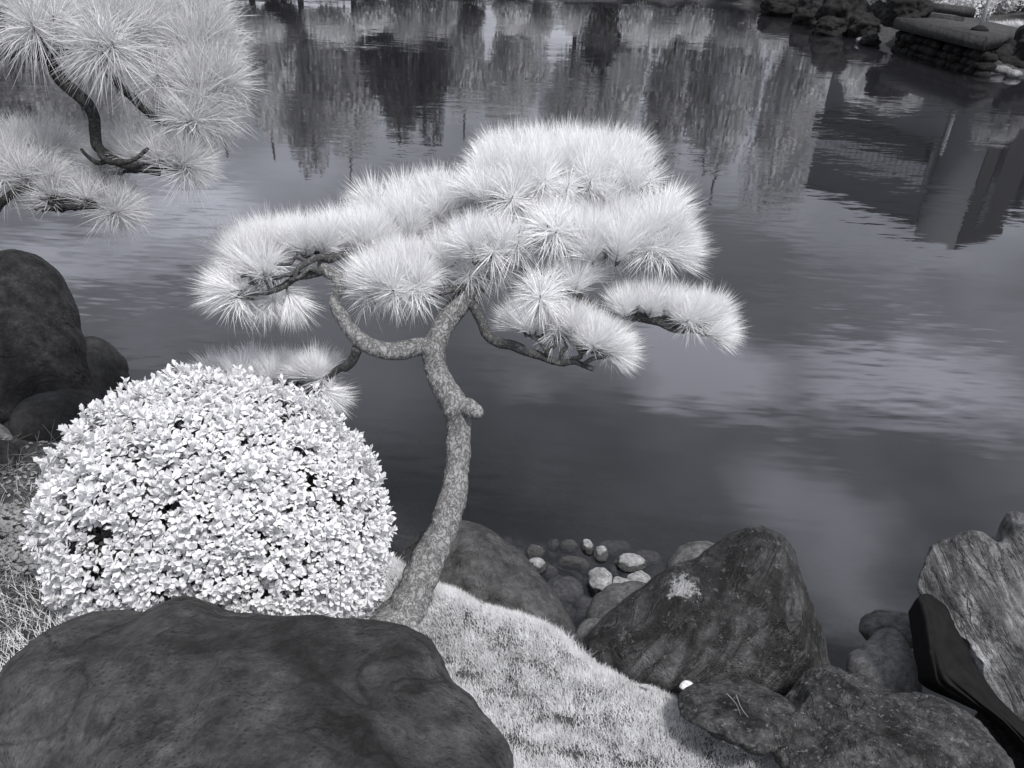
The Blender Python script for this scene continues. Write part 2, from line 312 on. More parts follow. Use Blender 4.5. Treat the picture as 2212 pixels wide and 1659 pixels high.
# pond water: closed body with a rippled surface and murky inside
m, t = nodes('pond_water'); n = t.nodes.new; l = t.links.new
o = n('ShaderNodeOutputMaterial'); gl = n('ShaderNodeBsdfGlossy'); gl.inputs['Roughness'].default_value = .03; tr = n('ShaderNodeBsdfTransparent'); tr.inputs[0].default_value = (.86, .86, .88, 1)
ms = n('ShaderNodeMixShader'); fr = n('ShaderNodeFresnel'); fr.inputs[0].default_value = 1.6; l(fr.outputs[0], ms.inputs[0]); l(tr.outputs[0], ms.inputs[1]); l(gl.outputs[0], ms.inputs[2]); l(ms.outputs[0], o.inputs[0])
gl.inputs[0].default_value = (.97, .975, 1, 1)
ge = n('ShaderNodeNewGeometry')
def slope(scale, rot, amp, det=2):
    mp = n('ShaderNodeMapping'); mp.inputs['Rotation'].default_value = (0, 0, rot); mp.inputs['Scale'].default_value = scale; l(ge.outputs['Position'], mp.inputs[0])
    x = n('ShaderNodeTexNoise'); x.inputs['Scale'].default_value = 1; x.inputs['Detail'].default_value = det; x.inputs['Roughness'].default_value = .5; l(mp.outputs[0], x.inputs[0])
    s = n('ShaderNodeVectorMath'); s.operation = 'SUBTRACT'; l(x.outputs['Color'], s.inputs[0]); s.inputs[1].default_value = (.5, .5, .5)
    k = n('ShaderNodeVectorMath'); k.operation = 'MULTIPLY'; l(s.outputs[0], k.inputs[0]); k.inputs[1].default_value = (amp*.6, amp, 0); return k.outputs[0]
def vadd(a, b):
    x = n('ShaderNodeVectorMath'); x.operation = 'ADD'; l(a, x.inputs[0])
    if isinstance(b, tuple): x.inputs[1].default_value = b
    else: l(b, x.inputs[1])
    return x.outputs[0]
rip = vadd(slope((3.2, 15, 1), .16, .10), slope((1.2, 6, 1), -.1, .06))
pm = n('ShaderNodeTexNoise'); pm.inputs['Scale'].default_value = .42; pm.inputs['Detail'].default_value = 2; l(ge.outputs['Position'], pm.inputs[0])
pr = n('ShaderNodeMapRange'); pr.inputs[1].default_value = .42; pr.inputs[2].default_value = .68; pr.inputs[3].default_value = .15; pr.inputs[4].default_value = 1.0; l(pm.outputs[0], pr.inputs[0])
sc_ = n('ShaderNodeVectorMath'); sc_.operation = 'SCALE'; l(rip, sc_.inputs[0]); l(pr.outputs[0], sc_.inputs['Scale'])
allv = vadd(vadd(sc_.outputs[0], slope((.5, .9, 1), 0, .007, 1)), (0., 0., 1.))
nv = n('ShaderNodeVectorMath'); nv.operation = 'NORMALIZE'; l(allv, nv.inputs[0]); l(nv.outputs[0], gl.inputs['Normal']); l(nv.outputs[0], fr.inputs['Normal'])
vo = n('ShaderNodeVolumePrincipled'); vo.inputs['Color'].default_value = (.125, .127, .14, 1); vo.inputs['Density'].default_value = 1.7; l(vo.outputs[0], o.inputs[1])
M_water = m
bx = [(-140, -8, -3), (140, -8, -3), (140, 150, -3), (-140, 150, -3), (-140, -8, 0), (140, -8, 0), (140, 150, 0), (-140, 150, 0)]
wt = mk('water', bx, faces=[(0, 3, 2, 1), (4, 5, 6, 7), (0, 1, 5, 4), (1, 2, 6, 5), (2, 3, 7, 6), (3, 0, 4, 7)], mat=M_water, smooth=False); tag(wt, kind='structure')

# ------------------------------------------------------------------ rocks
def rock(name, label, outline, depth, thick, mat, k=0.6, sub=6, amp=.03, f=2.5, octv=5, gain=.5, strata=None, seed=0, facets=None, chisel=None, pw=1.0, cat='rock', smooth_out=0, group=None, centre=None):
    """a closed stone: outline in photo units at its distance, its own thickness; k tips its upper part away"""
    ol = np.array(outline, float); c = np.array(centre, float) if centre is not None else ol.mean(0)
    V, T = ico(sub); s_ = depth/F
    d = ol-c; a = np.arctan2(-d[:, 1], d[:, 0]); r = np.hypot(d[:, 0], d[:, 1]); od = np.argsort(a); a, r = a[od], r[od]
    aa = np.concatenate([a-2*np.pi, a, a+2*np.pi]); rr = np.tile(r, 3)
    ga = np.linspace(-np.pi, np.pi, 361); gr = np.interp(ga, aa, rr); ker = np.array([1, 2, 3, 2, 1.])/9
    for _ in range(2+smooth_out): gr = np.convolve(np.concatenate([gr[-4:-1][:2], gr, gr[1:3]]), ker, 'same')[2:-2]
    th = np.arctan2(V[:, 1], V[:, 0]); s = np.hypot(V[:, 0], V[:, 1]); R = np.interp(th, ga, gr)*s_
    ss = s**pw; x = R*ss*np.cos(th); y = R*ss*np.sin(th); nzv = V[:, 2]
    dep = depth - nzv*thick + k*y
    dm = depth + k*y                                    # the outline lies on a plane tipped away at the top
    Q = CAM + (FW + RT*((c[0]-CX)/F) - UP*((c[1]-CY)/F))*dm[:, None] + (RT*x[:, None] + UP*y[:, None])*(dm/depth)[:, None] - FW*(nzv*thick)[:, None]
    Nn = RT*V[:, [0]] + UP*V[:, [1]] - FW*V[:, [2]]
    if chisel:                                          # flat broken faces with hard edges between them
        rc = np.random.default_rng(seed+100); c0 = Q.mean(0)
        for _ in range(chisel[0]):
            mdir = -FW*rc.uniform(.5, 1.) + RT*rc.normal()*.42 + UP*rc.uniform(-.3, .5); mdir /= np.linalg.norm(mdir); dq = (Q-c0)@mdir; ov = dq - dq.max()*rc.uniform(*chisel[1])
            Q = Q - mdir*(np.maximum(ov, 0)*.92)[:, None]
    S = Q*f + seed*7.7
    disp = amp*fbm(S, octv, gain)
    if strata is not None:
        dr, fr_, am, wob = strata; dr = np.array(dr, float); dr /= np.linalg.norm(dr)
        ph = (Q@dr)*fr_ + wob*fbm(Q*1.7+seed, 3); disp = disp + am*(noise(np.stack([ph, np.full_like(ph, seed+.5), fbm(Q*.8, 2)], 1)) + .5*noise(np.stack([ph*2.7, np.full_like(ph, seed+3.5), fbm(Q*1.3, 2)], 1)))
    if facets: disp = disp - facets*np.abs(noise(Q*f*.8+seed+50))**.8
    Q = Q + Nn*disp[:, None]
    o = mk(name, Q, tris=T[:, [0, 1, 2]], mat=mat); recentre(o, Q.mean(0)*[1, 1, 0]+[0, 0, Q[:, 2].min()])
    return tag(o, label, cat, group)

M_boulder = rock_mat('boulder_stone', .028, .115, 2.6, .6, bump=.022, stain=.85, mott=.5, micro=1.1, cracks=.6)
M_mossy = rock_mat('mossy_stone', .02, .125, 8, .25, lichen=.6, bump=.04, stain=.8, mott=.75, cracks=.6)
M_slab = rock_mat('leaning_stone', .028, .15, 4.5, .15, lichen=.25, lichen_at=[(P(1480, 1258, 3.22), .22), (P(1490, 1285, 3.12), .15), (P(1440, 1340, 3.06), .15), (P(1385, 1340, 3.08), .13)], bands=((.15, 2.25, 0), (3.5, 3.5, 15), .9, .018), bump=.035, stain=.8, cracks=.7)
M_pale = rock_mat('pale_layered_stone', .15, .60, 3.2, .0, bands=((.1, .95, 0), (4, 4, 20), .85, .07), bump=.04, stain=.7, cracks=.9)
M_root = rock_mat('smooth_dark_stone', .035, .10, 4, .1, lichen=.2, bump=.008, stain=.4)
M_dark = rock_mat('near_black_stone', .007, .04, 3.2, .0, bump=.02, cracks=.7, mott=.8, stain=.6, tint=(1, 1, 1.08))
M_dark2 = rock_mat('dark_grey_stone', .014, .045, 4, .0, bump=.008, stain=.5)
M_cob = rock_mat('dry_topped_cobble', .22, .40, 9, .2, bump=.006, wet=.07, stain=0)
M_sub = rock_mat('sunken_cobble', .05, .12, 9, .0, bump=.004, stain=.3)

rock('boulder', 'huge smooth dark boulder with pitted rounded top filling the bottom left corner', [(-60, 1620), (-40, 1545), (10, 1450), (60, 1385), (110, 1345), (165, 1314), (215, 1312), (250, 1326), (290, 1312), (340, 1300), (380, 1298), (430, 1308), (480, 1324), (560, 1328), (640, 1333), (720, 1345), (800, 1352), (880, 1374), (930, 1396), (1000, 1480), (1060, 1548), (1100, 1620), (1112, 1680), (1080, 1900), (700, 2100), (200, 2050), (-50, 1850)],
     2.25, .42, M_boulder, k=.75, sub=7, amp=.06, f=2.3, octv=7, gain=.5, seed=1, pw=.9, facets=.06, chisel=(5, (.75, .93)), cat='boulder', centre=(520, 1640))
rock('leaning_rock', 'tall wedge shaped dark rock with white lichen patch beside the cobbles at the water', [(1262, 1388), (1275, 1362), (1330, 1310), (1385, 1270), (1440, 1222), (1500, 1205), (1545, 1180), (1590, 1150), (1625, 1136), (1655, 1134), (1690, 1156), (1720, 1188), (1745, 1230), (1765, 1270), (1800, 1350), (1825, 1420), (1850, 1500), (1780, 1590), (1640, 1600), (1500, 1570), (1415, 1510), (1330, 1460), (1275, 1425)],
     3.3, .25, M_slab, k=.3, sub=7, amp=.02, f=3.2, octv=7, gain=.6, seed=2, strata=((.72, .1, -.68), 9, .016, 1.0), facets=.025, pw=.8, chisel=(9, (.62, .9)), centre=(1590, 1390))
rock('rock', 'small pale rounded rock rising behind the left shoulder of the lichened wedge rock', [(1440, 1230), (1455, 1195), (1480, 1178), (1520, 1172), (1555, 1182), (1575, 1215), (1540, 1260), (1470, 1265)], 3.75, .13, rock_mat('grey_round_stone', .08, .18, 6, .1, bump=.008), k=.4, sub=5, amp=.02, f=6, seed=3)
rock('rock', 'low mossy rock at the grass edge with dry plant stalks lying on it', [(1466, 1520), (1485, 1492), (1530, 1482), (1600, 1492), (1680, 1500), (1730, 1530), (1700, 1600), (1645, 1625), (1575, 1588), (1510, 1560), (1470, 1545)], 2.84, .18, M_mossy, k=.75, sub=6, amp=.03, f=6, octv=6, gain=.6, seed=4, facets=.02)
rock('boulder', 'broad lumpy mossy boulder in the bottom right corner with coarse speckled surface', [(1665, 1630), (1655, 1560), (1700, 1505), (1740, 1462), (1790, 1442), (1850, 1468), (1900, 1470), (1960, 1498), (2040, 1512), (2110, 1550), (2170, 1610), (2205, 1700), (2150, 1850), (1950, 1950), (1850, 1880), (1745, 1720)],
     2.68, .30, M_mossy, k=.7, sub=7, amp=.05, f=4.5, octv=7, gain=.6, seed=5, facets=.05, pw=.85, chisel=(7, (.7, .92)), cat='boulder', centre=(1900, 1680))
rock('layered_rock', 'pale craggy layered rock with splintered grain at the right edge', [(2001, 1268), (2012, 1225), (2035, 1188), (2075, 1160), (2115, 1144), (2150, 1158), (2180, 1140), (2230, 1118), (2330, 1130), (2480, 1260), (2520, 1500), (2440, 1700), (2300, 1680), (2215, 1585), (2160, 1520), (2110, 1440), (2080, 1385), (2040, 1335), (2008, 1300)],
     3.15, .33, M_pale, k=.35, sub=7, amp=.04, f=3.2, octv=7, gain=.6, seed=6, strata=((.8, 0, .55), 8, .042, 1.3), facets=.05, pw=.8, chisel=(12, (.55, .88)), centre=(2240, 1390))
rock('rock', 'dark domed rock with rough crest at the foot of the pine trunk, half in water', [(865, 1180), (895, 1152), (945, 1132), (1000, 1124), (1040, 1138), (1100, 1178), (1150, 1226), (1195, 1276), (1235, 1330), (1254, 1385), (1250, 1440), (1180, 1470), (1080, 1420), (980, 1370), (900, 1330), (860, 1260)],
     3.72, .26, M_root, k=.55, sub=6, amp=.03, f=3.5, seed=7, facets=.02, pw=.85, chisel=(6, (.7, .92)), centre=(1060, 1290))
rock('rock', 'pale flat stone wedged between the root side rock and the wedge rock', [(1246, 1360), (1262, 1342), (1300, 1340), (1330, 1352), (1330, 1400), (1290, 1420), (1252, 1405)], 3.55, .07, rock_mat('flat_pale_stone', .09, .14, 8, 0, bump=.004), k=.7, sub=4, amp=.006, f=6, seed=8)
rock('rock', 'half sunk long rock with pale line, left of the wedge rock in the shallows', [(1265, 1345), (1272, 1310), (1300, 1280), (1345, 1262), (1400, 1262), (1410, 1290), (1350, 1335), (1290, 1370)], 3.85, .1, M_sub, k=.5, sub=5, amp=.01, f=5, seed=9)
rock('standing_rock', 'tall near black rounded rock standing at the left edge by the water', [(-150, 760), (-110, 620), (-40, 556), (20, 534), (65, 538), (105, 565), (135, 630), (155, 700), (175, 770), (192, 835), (210, 880), (190, 960), (80, 1010), (-80, 1000), (-160, 900)],
     4.9, .45, M_dark, k=.3, sub=6, amp=.05, f=1.8, seed=10, facets=.05, pw=.85, chisel=(5, (.7, .92)), centre=(30, 780))
rock('rock', 'dark grey hump shaped rock in the water right of the standing rock', [(150, 850), (165, 760), (185, 732), (205, 728), (235, 750), (262, 800), (272, 830), (250, 900), (180, 930)], 5.2, .3, M_dark2, k=.3, sub=5, amp=.03, f=3, seed=11)
rock('rock', 'low rounded dark rock at the foot of the standing rock beside the azalea', [(40, 920), (60, 870), (100, 848), (150, 842), (200, 850), (215, 920), (180, 990), (80, 990)], 4.6, .3, M_dark2, k=.4, sub=5, amp=.03, f=3, seed=12)
rock('rock', 'dark rock low at the left edge under the pale root', [(-60, 980), (-20, 950), (20, 960), (42, 1000), (40, 1040), (0, 1062), (-60, 1060)], 4.1, .15, M_dark, k=.4, sub=5, amp=.02, f=4, seed=13)
rock('rock', 'small dark round rock in the litter above the pale root at the left edge', [(8, 925), (18, 912), (50, 912), (72, 925), (72, 950), (40, 958), (15, 950)], 4.45, .1, M_dark2, k=.4, sub=4, amp=.01, f=6, seed=14)
rock('rock', 'dark lump of rock with pale top in water left of the black sheet', [(1858, 1362), (1866, 1340), (1890, 1328), (1930, 1326), (1975, 1335), (1990, 1370), (1960, 1400), (1900, 1395)], 3.75, .12, rock_mat('lump_stone', .05, .17, 7, .1, bump=.012), k=.4, sub=5, amp=.02, f=7, seed=15)
rock('rock', 'smooth pale arched stone standing between the wedge rock and the black sheet', [(1832, 1450), (1842, 1420), (1868, 1408), (1890, 1385), (1912, 1360), (1935, 1358), (1958, 1385), (1972, 1430), (1985, 1480), (1960, 1540), (1880, 1540), (1835, 1500)], 3.35, .13, rock_mat('smooth_pale_stone', .08, .18, 6, 0, bump=.003, stain=.2), k=.4, sub=6, amp=.012, f=4, seed=16)
rock('pebble', 'white egg shaped pebble at the foot of the wedge rock on the grass edge', [(1467, 1484), (1474, 1474), (1487, 1471), (1497, 1476), (1497, 1486), (1480, 1490)], 3.03, .018, rock_mat('white_pebble', .6, .72, 9, 0, bump=.001, stain=0), k=.4, sub=4, amp=.001, seed=17, cat='pebble')
rock('pebble', 'white pebble at the bottom of the frame where grass meets the mossy boulder', [(1740, 1655), (1748, 1644), (1762, 1645), (1778, 1655), (1785, 1670), (1760, 1676), (1744, 1668)], 2.62, .02, bpy.data.materials['white_pebble'], k=.4, sub=4, amp=.001, seed=18, cat='pebble')

rock('rock', 'black rock in the lowest right corner beyond the mossy boulder', [(2120, 1540), (2200, 1560), (2330, 1600), (2400, 1750), (2300, 1850), (2180, 1800), (2110, 1650)], 2.95, .15, M_dark, k=.6, sub=5, amp=.03, f=4, seed=21, facets=.02)
# cobbles standing in the shallows: (x, y, half width, half height, tilt, dry top, label)
COB = [(1156, 1189, 21, 15, 0, .03, 'dark cobble with a thin grey cap, upper left of the cobbles'),
       (1160, 1218, 22, 15, -.6, .05, 'oval pale topped cobble touching the domed rock'),
       (1096, 1166, 12, 11, 0, -.03, 'small sunken dark cobble at the crest of the domed rock'),
       (1229, 1176, 21, 11, 0, .02, 'flat dark cobble with a small grey spot, top of the cobbles'),
       (1270, 1179, 14, 16, .3, .045, 'small narrow cobble with pale top behind the cluster'),
       (1298, 1192, 17, 20, 0, .05, 'upright egg shaped cobble with pale top near the cluster centre'),
       (1364, 1211, 34, 20, 0, .055, 'broad cobble with smooth white dome, farthest right in the water'),
       (1240, 1212, 34, 10, -.05, .025, 'long low dark cobble barely breaking the surface'),
       (1297, 1246, 27, 27, 0, .08, 'round cobble with bright white cap in the middle of the cluster'),
       (1345, 1262, 28, 18, -.5, .06, 'left half of the pair of white topped cobbles against the wedge rock'),
       (1380, 1250, 28, 19, .4, .07, 'right half of the pair of white topped cobbles against the wedge rock'),
       (1190, 1232, 16, 11, .2, .01, 'small dark cobble between the oval pale one and the sunken round one'),
       (1262, 1222, 13, 9, -.3, .015, 'little dark cobble behind the round white capped one'),
       (1330, 1228, 18, 12, .3, -.01, 'sunken brownish cobble between the white domed ones'),
       (1262, 1292, 20, 14, .1, -.04, 'deeper sunken cobble below the round white capped one'),
       (1310, 1300, 24, 18, .1, -.03, 'sunken cobble below the joined white topped pair'),
       (1196, 1170, 14, 9, .1, -.03, 'dim sunken cobble farthest up in the shallows'),
       (1400, 1190, 30, 16, .1, -.06, 'broad dim sunken cobble right of the white dome'),
       (1330, 1162, 34, 16, .1, -.08, 'faint broad sunken cobble behind the upright one'),
       (1222, 1264, 44, 30, 0, -.005, 'large sunken dark round cobble in front of the cluster')]
for k_, (x, y, rx, ry, tl, top, lab) in enumerate(COB):
    c = PL(x, y, max(top-.03, -.05)); dist = float((c-CAM)@FW); s_ = dist/F
    V, T = ico(5 if rx > 20 else 4); a = rx*s_; b = ry*s_*1.2; hgt = max(.045, min(a, b)*.8)
    v = V*np.array([a, b, hgt]); v = v*(1+.26*fbm(V*1.4+k_*5.1, 4))[:, None]
    ca, sa = math.cos(tl), math.sin(tl); v[:, :2] = v[:, :2]@np.array([[ca, sa], [-sa, ca]])
    v = v + [c[0], c[1], 0]; v[:, 2] += top - v[:, 2].max()
    o = mk('cobble', v, tris=T, mat=M_sub if top < 0 else M_cob); recentre(o, [c[0], c[1], v[:, 2].min()]); tag(o, lab, 'cobble', 'cobbles in the shallows')
# bed of small stones under the shallows
bag = Bag(); V0, T0 = ico(2)
for k_ in range(260):
    px, py = random.uniform(1110, 1440), random.uniform(1150, 1360); c = PL(px, py, -.12)
    if sdist(np.array([c[0]]), np.array([c[1]]))[0] < .02: continue
    r_ = random.uniform(.015, .045)*(1.6 if random.random() < .12 else 1); bag.add(V0*np.array([r_, r_*random.uniform(.7, 1.2), r_*.6])*(1+.15*noise(V0*2+k_))[:, None]+[c[0], c[1], ht(c[0], c[1])+.2*r_], T0)
o = bag.make('bed_stones', M_sub); tag(o, 'small sunken stones covering the pond bed between the rocks', 'stones', kind='stuff')

# ------------------------------------------------------------------ black sheet between rocks
def sheet():
    nu, nv = 90, 120; U, Vv = np.meshgrid(np.linspace(0, 1, nu), np.linspace(0, 1, nv), indexing='ij')
    left = np.array([(1966, 1338), (1968, 1300), (1962, 1350), (1972, 1420), (1995, 1480), (2060, 1520), (2130, 1560), (2230, 1640)], float)
    lp = np.array([(1962, 1322), (1966, 1372), (1972, 1430), (1990, 1478), (2060, 1510), (2130, 1550), (2200, 1620), (2240, 1690)], float)
    rp = np.array([(2010, 1284), (2040, 1310), (2070, 1370), (2100, 1430), (2150, 1500), (2210, 1560), (2260, 1620), (2300, 1680)], float)
    ls, rs = spline(lp, 17), spline(rp, 17); idx = np.linspace(0, len(ls)-1, nv); il = np.round(idx).astype(int)
    px = ls[il, 0][None]*(1-U)+rs[il, 0][None]*U; py = ls[il, 1][None]*(1-U)+rs[il, 1][None]*U
    py = py - 16*np.sin(np.pi*U)*(1-Vv)**5; fade = (1-(1-Vv)**8)
    d = 3.22 - .35*Vv - .14*np.sin(np.pi*U) + .06*U
    Q = np.stack([P(a, b, c) for a, b, c in zip(px.ravel(), py.ravel(), d.ravel())])
    ph = (U*3.2+Vv*1.4).ravel(); W = .045*np.abs(noise(np.stack([ph, Vv.ravel()*1.6, 0*ph], 1))) + .03*np.abs(noise(np.stack([U.ravel()*2+4, Vv.ravel()*4.5, 0*ph], 1)))
    Q = Q - FW*((W*fade.ravel())[:, None])*1.4 - np.array([0, 0, 1])*(0*W[:, None])
    i, j = np.meshgrid(np.arange(nu-1), np.arange(nv-1), indexing='ij'); q = np.stack([i*nv+j, i*nv+j+1, (i+1)*nv+j+1, (i+1)*nv+j], -1).reshape(-1, 4)
    o = mk('sheet', Q, quads=q, mat=plain_mat('black_cloth', .010, .8, .3, 20, .10))
    so_ = o.modifiers.new('s', 'SOLIDIFY'); so_.thickness = .004; recentre(o, Q.mean(0)); tag(o, 'black crumpled cloth sheet tucked under the pale layered rock', 'sheet')
sheet()

# ------------------------------------------------------------------ pines
def tuft_mesh(name, nn, length, amax, mat, seed, droop=.1, wid=.0021):
    r = np.random.default_rng(seed); V = []; T = []; k = 0
    for a in range(nn):
        th = math.radians(3 + (amax-3)*r.random()**.62); ph = r.random()*2*math.pi
        d = np.array([math.sin(th)*math.cos(ph), math.sin(th)*math.sin(ph), math.cos(th)])
        b = np.array([0, 0, -.05+.06*r.random()]) + d*.004
        ln = length*(.78+.3*r.random()); up = np.cross(d, r.normal(size=3)); up /= np.linalg.norm(up)
        bend = r.normal(size=3)*.05 + np.array([0, 0, -droop*math.sin(th)])
        p1 = b+d*ln*.5; p2 = b+(d+bend)*ln; w_ = wid*(.8+.5*r.random())
        V += [b-up*w_*.5, b+up*w_*.5, p1+up*w_*.5, p1-up*w_*.5, p2]; T += [(k, k+1, k+2), (k, k+2, k+3), (k+3, k+2, k+4)]; k += 5
    V = np.array(V); T = np.array(T); mi = np.zeros(len(T), int)
    sv, stt = tube_arrays(np.array([[0, 0, -.07], [0, 0, -.03], [0, 0, .0], [0, 0, .018]]), np.array([.0045, .006, .0045, .0018]), 6); stt = stt+len(V)
    V = np.vstack([V, sv]); T = np.vstack([T, stt]); mi = np.concatenate([mi, np.ones(len(stt), int)])
    me_o = mk(name, V, tris=T, mats=[mat, M_twig], midx=mi, smooth=False); me = me_o.data; bpy.data.objects.remove(me_o); return me
def orient(p, axis, scale, spin):
    q = Vector(axis).to_track_quat('Z', 'Y'); return Matrix.Translation(Vector(p)) @ q.to_matrix().to_4x4() @ Matrix.Rotation(spin, 4, 'Z') @ Matrix.Scale(scale, 4)
class Pine:
    def __init__(s, root, meshes, barkm, twm): s.root, s.meshes, s.barkm, s.twm = root, meshes, barkm, twm; s.skel = []; s.tw = Bag(); s.cnt = 0
    def limb(s, name, pts, mat=None, seg=14, rough=.18, f=14, step=8, skel=True):
        """pts: (x, y, distance, radius) in photo units"""
        A = np.array([list(P(a, b, c))+[r*c/F] for a, b, c, r in pts]); S = spline(A, step)
        V, T = tube_arrays(S[:, :3], np.maximum(S[:, 3], .002), seg, rough, f)
        o = mk(name, V, tris=T, mat=mat or s.barkm); under(o, s.root)
        if skel: s.skel += [p for p in S[:, :3]]
        return o
    def tuft(s, p, axis, scale=1., kind=None):
        me = s.meshes[kind if kind is not None else random.randrange(len(s.meshes))]
        o = bpy.data.objects.new('needle_tuft', me); COL.objects.link(o); o.parent = s.root
        o.matrix_parent_inverse = Matrix.Translation(-Vector(s.root.location)); o.matrix_basis = orient(p, axis, scale, random.uniform(0, 6.28)); s.pend.append((np.array(p), np.array(axis)/np.linalg.norm(axis), scale)); s.cnt += 1
    pend = None
    def pad(s, cx, cy, rx, ry, d, dr, n, out=.8, wp=.5, up=1., toward=.25, scale=1., reach=0., rot=0., kind=None):
        """tufts whose bases fill an ellipse seen at cx, cy; out spreads rim tufts outward"""
        if s.pend is None: s.pend = []
        for k in range(n):
            rr = math.sqrt((k+.5)/n); th = k*2.39996+cx; a = rr*math.cos(th)+random.gauss(0, .06); b = rr*math.sin(th)+random.gauss(0, .06)
            x = cx+rx*a*math.cos(rot)-ry*b*math.sin(rot); y = cy+rx*a*math.sin(rot)+ry*b*math.cos(rot)
            dd = d - b*dr + random.gauss(0, .03)
            rim = max(0., rr-.45)/.55
            ax = np.array([0, 0, 1.])*up*(1-.35*rim) + RT*(a*out*rim+random.gauss(0, .10)) - FW*(toward*.6 + b*out*.7*rim + random.gauss(0, .08)) + RT*reach
            kd = kind if kind is not None else (s.wide[0]+random.randrange(s.wide[1]) if random.random() < .1*wp+wp*rim*(b > -.2) else random.randrange(s.wide[0]))
            s.tuft(P(x, y, dd), ax, scale*random.uniform(.88, 1.12), kd)
    def finish(s):
        base = [np.array(p) for p in s.skel]; pend = list(s.pend); nodes_ = np.array(base)
        ds = [np.min(np.linalg.norm(nodes_-p[0], axis=1)) for p in pend]
        for i_ in np.argsort(ds):
            p, ax, sc = pend[i_]; st = p-ax*.06*sc; dd = np.linalg.norm(nodes_-st, axis=1)
            k = int(np.argmin(dd)); a = nodes_[k]; ln = dd[k]
            if ln < .004: continue
            mid = (a+st)/2 + np.array([0, 0, -.12*ln]) + np.random.default_rng(i_).normal(size=3)*.07*ln
            path = spline(np.array([a, a*.6+mid*.4+np.random.default_rng(i_+9).normal(size=3)*.06*ln, mid, mid*.4+st*.6+np.random.default_rng(i_+5).normal(size=3)*.05*ln, st, p]), 3); rd = np.linspace(min(.011, .0055+ln*.02), .0045, len(path))
            V, T = tube_arrays(path, rd, 6, .25, 40); s.tw.add(V, T); nodes_ = np.vstack([nodes_, path[2:]])
        o = s.tw.make('twigs', s.twm); under(o, s.root); o['kind'] = 'stuff'

base = P(878, 1322, 3.33); root = empty('pine_tree', (base[0], base[1], ht(base[0], base[1])))
tag(root, 'crooked garden pine with pale layered needle pads leaning over the pond', 'tree')
TM = [tuft_mesh('needle_tuft', 320, .178, 47, M_needle, 10+k, .0, .0017) for k in range(4)] + [tuft_mesh('needle_tuft', 250, .160, 112, M_needle, 20+k, .15, .0018) for k in range(3)]
pine = Pine(root, TM, M_bark, M_twig); pine.wide = (4, 3)
pine.limb('trunk', [(858, 1372, 3.30, 78), (870, 1338, 3.32, 58), (884, 1305, 3.33, 44), (905, 1255, 3.36, 39), (928, 1205, 3.39, 35), (950, 1160, 3.42, 32), (966, 1115, 3.44, 31), (976, 1083, 3.45, 31), (984, 1040, 3.47, 27), (989, 990, 3.48, 26), (990, 950, 3.49, 26), (992, 915, 3.5, 27), (984, 880, 3.5, 31), (962, 843, 3.5, 27), (945, 805, 3.51, 24), (936, 768, 3.52, 26), (946, 728, 3.53, 25), (968, 690, 3.55, 23), (994, 655, 3.56, 23), (1024, 620, 3.58, 23), (1050, 595, 3.6, 22), (1078, 560, 3.63, 19), (1105, 520, 3.68, 15), (1130, 470, 3.74, 12), (1160, 420, 3.8, 9)], M_bark, seg=64, rough=.26, f=13, step=22)
pine.limb('branch_stub', [(990, 886, 3.50, 26), (1006, 880, 3.47, 22), (1018, 884, 3.45, 19), (1028, 890, 3.44, 17), (1029, 891, 3.44, 15)], M_bark, 20, .12, 20, skel=False)
pine.limb('branch', [(935, 752, 3.52, 19), (905, 749, 3.51, 20), (870, 757, 3.5, 20), (840, 759, 3.49, 19), (805, 750, 3.48, 18), (775, 732, 3.47, 18), (752, 705, 3.46, 16), (735, 680, 3.45, 15), (724, 655, 3.45, 13), (728, 635, 3.45, 12), (736, 615, 3.45, 13), (725, 597, 3.45, 14), (706, 585, 3.46, 14), (697, 572, 3.47, 12), (705, 562, 3.5, 9), (720, 556, 3.54, 7)], M_bark, 24, .14, 16)
pine.limb('branch', [(772, 752, 3.47, 12), (765, 772, 3.5, 11), (750, 790, 3.54, 11), (735, 795, 3.57, 9), (715, 808, 3.6, 8), (690, 832, 3.64, 7), (655, 848, 3.68, 8), (615, 856, 3.72, 7), (560, 850, 3.76, 5), (500, 838, 3.8, 4)], M_bark2, 14, .2)
pine.limb('branch', [(1012, 650, 3.58, 13), (1028, 668, 3.54, 12), (1042, 700, 3.5, 11), (1052, 722, 3.49, 11), (1078, 740, 3.47, 12), (1108, 747, 3.46, 11), (1136, 758, 3.45, 11), (1165, 768, 3.44, 9), (1195, 780, 3.43, 8), (1215, 784, 3.42, 8), (1240, 782, 3.4, 6), (1262, 790, 3.4, 6), (1282, 797, 3.4, 6)], M_bark2, 16, .22)
pine.limb('branch', [(1085, 575, 3.64, 11), (1130, 590, 3.66, 10), (1180, 610, 3.64, 9), (1230, 630, 3.62, 9), (1270, 655, 3.6, 9), (1300, 672, 3.58, 10), (1335, 680, 3.56, 10), (1375, 684, 3.54, 10), (1410, 692, 3.52, 10), (1440, 698, 3.5, 8), (1475, 708, 3.49, 7), (1515, 718, 3.48, 5)], M_bark2, 14, .22)
pine.limb('branch', [(1090, 545, 3.66, 11), (1140, 530, 3.66, 9), (1200, 515, 3.62, 8), (1240, 512, 3.58, 7), (1285, 528, 3.55, 6), (1330, 540, 3.55, 6), (1390, 545, 3.55, 5), (1440, 535, 3.55, 4)], M_bark2, 12, .25)
pine.limb('branch', [(1195, 520, 3.64, 6), (1240, 560, 3.64, 7), (1275, 578, 3.63, 7), (1305, 560, 3.6, 6), (1320, 535, 3.58, 5)], M_bark2, 10, .25)
pine.limb('branch', [(1120, 495, 3.7, 9), (1100, 450, 3.72, 8), (1120, 428, 3.66, 7), (1090, 424, 3.6, 6), (1060, 428, 3.56, 5)], M_bark2, 10, .25)
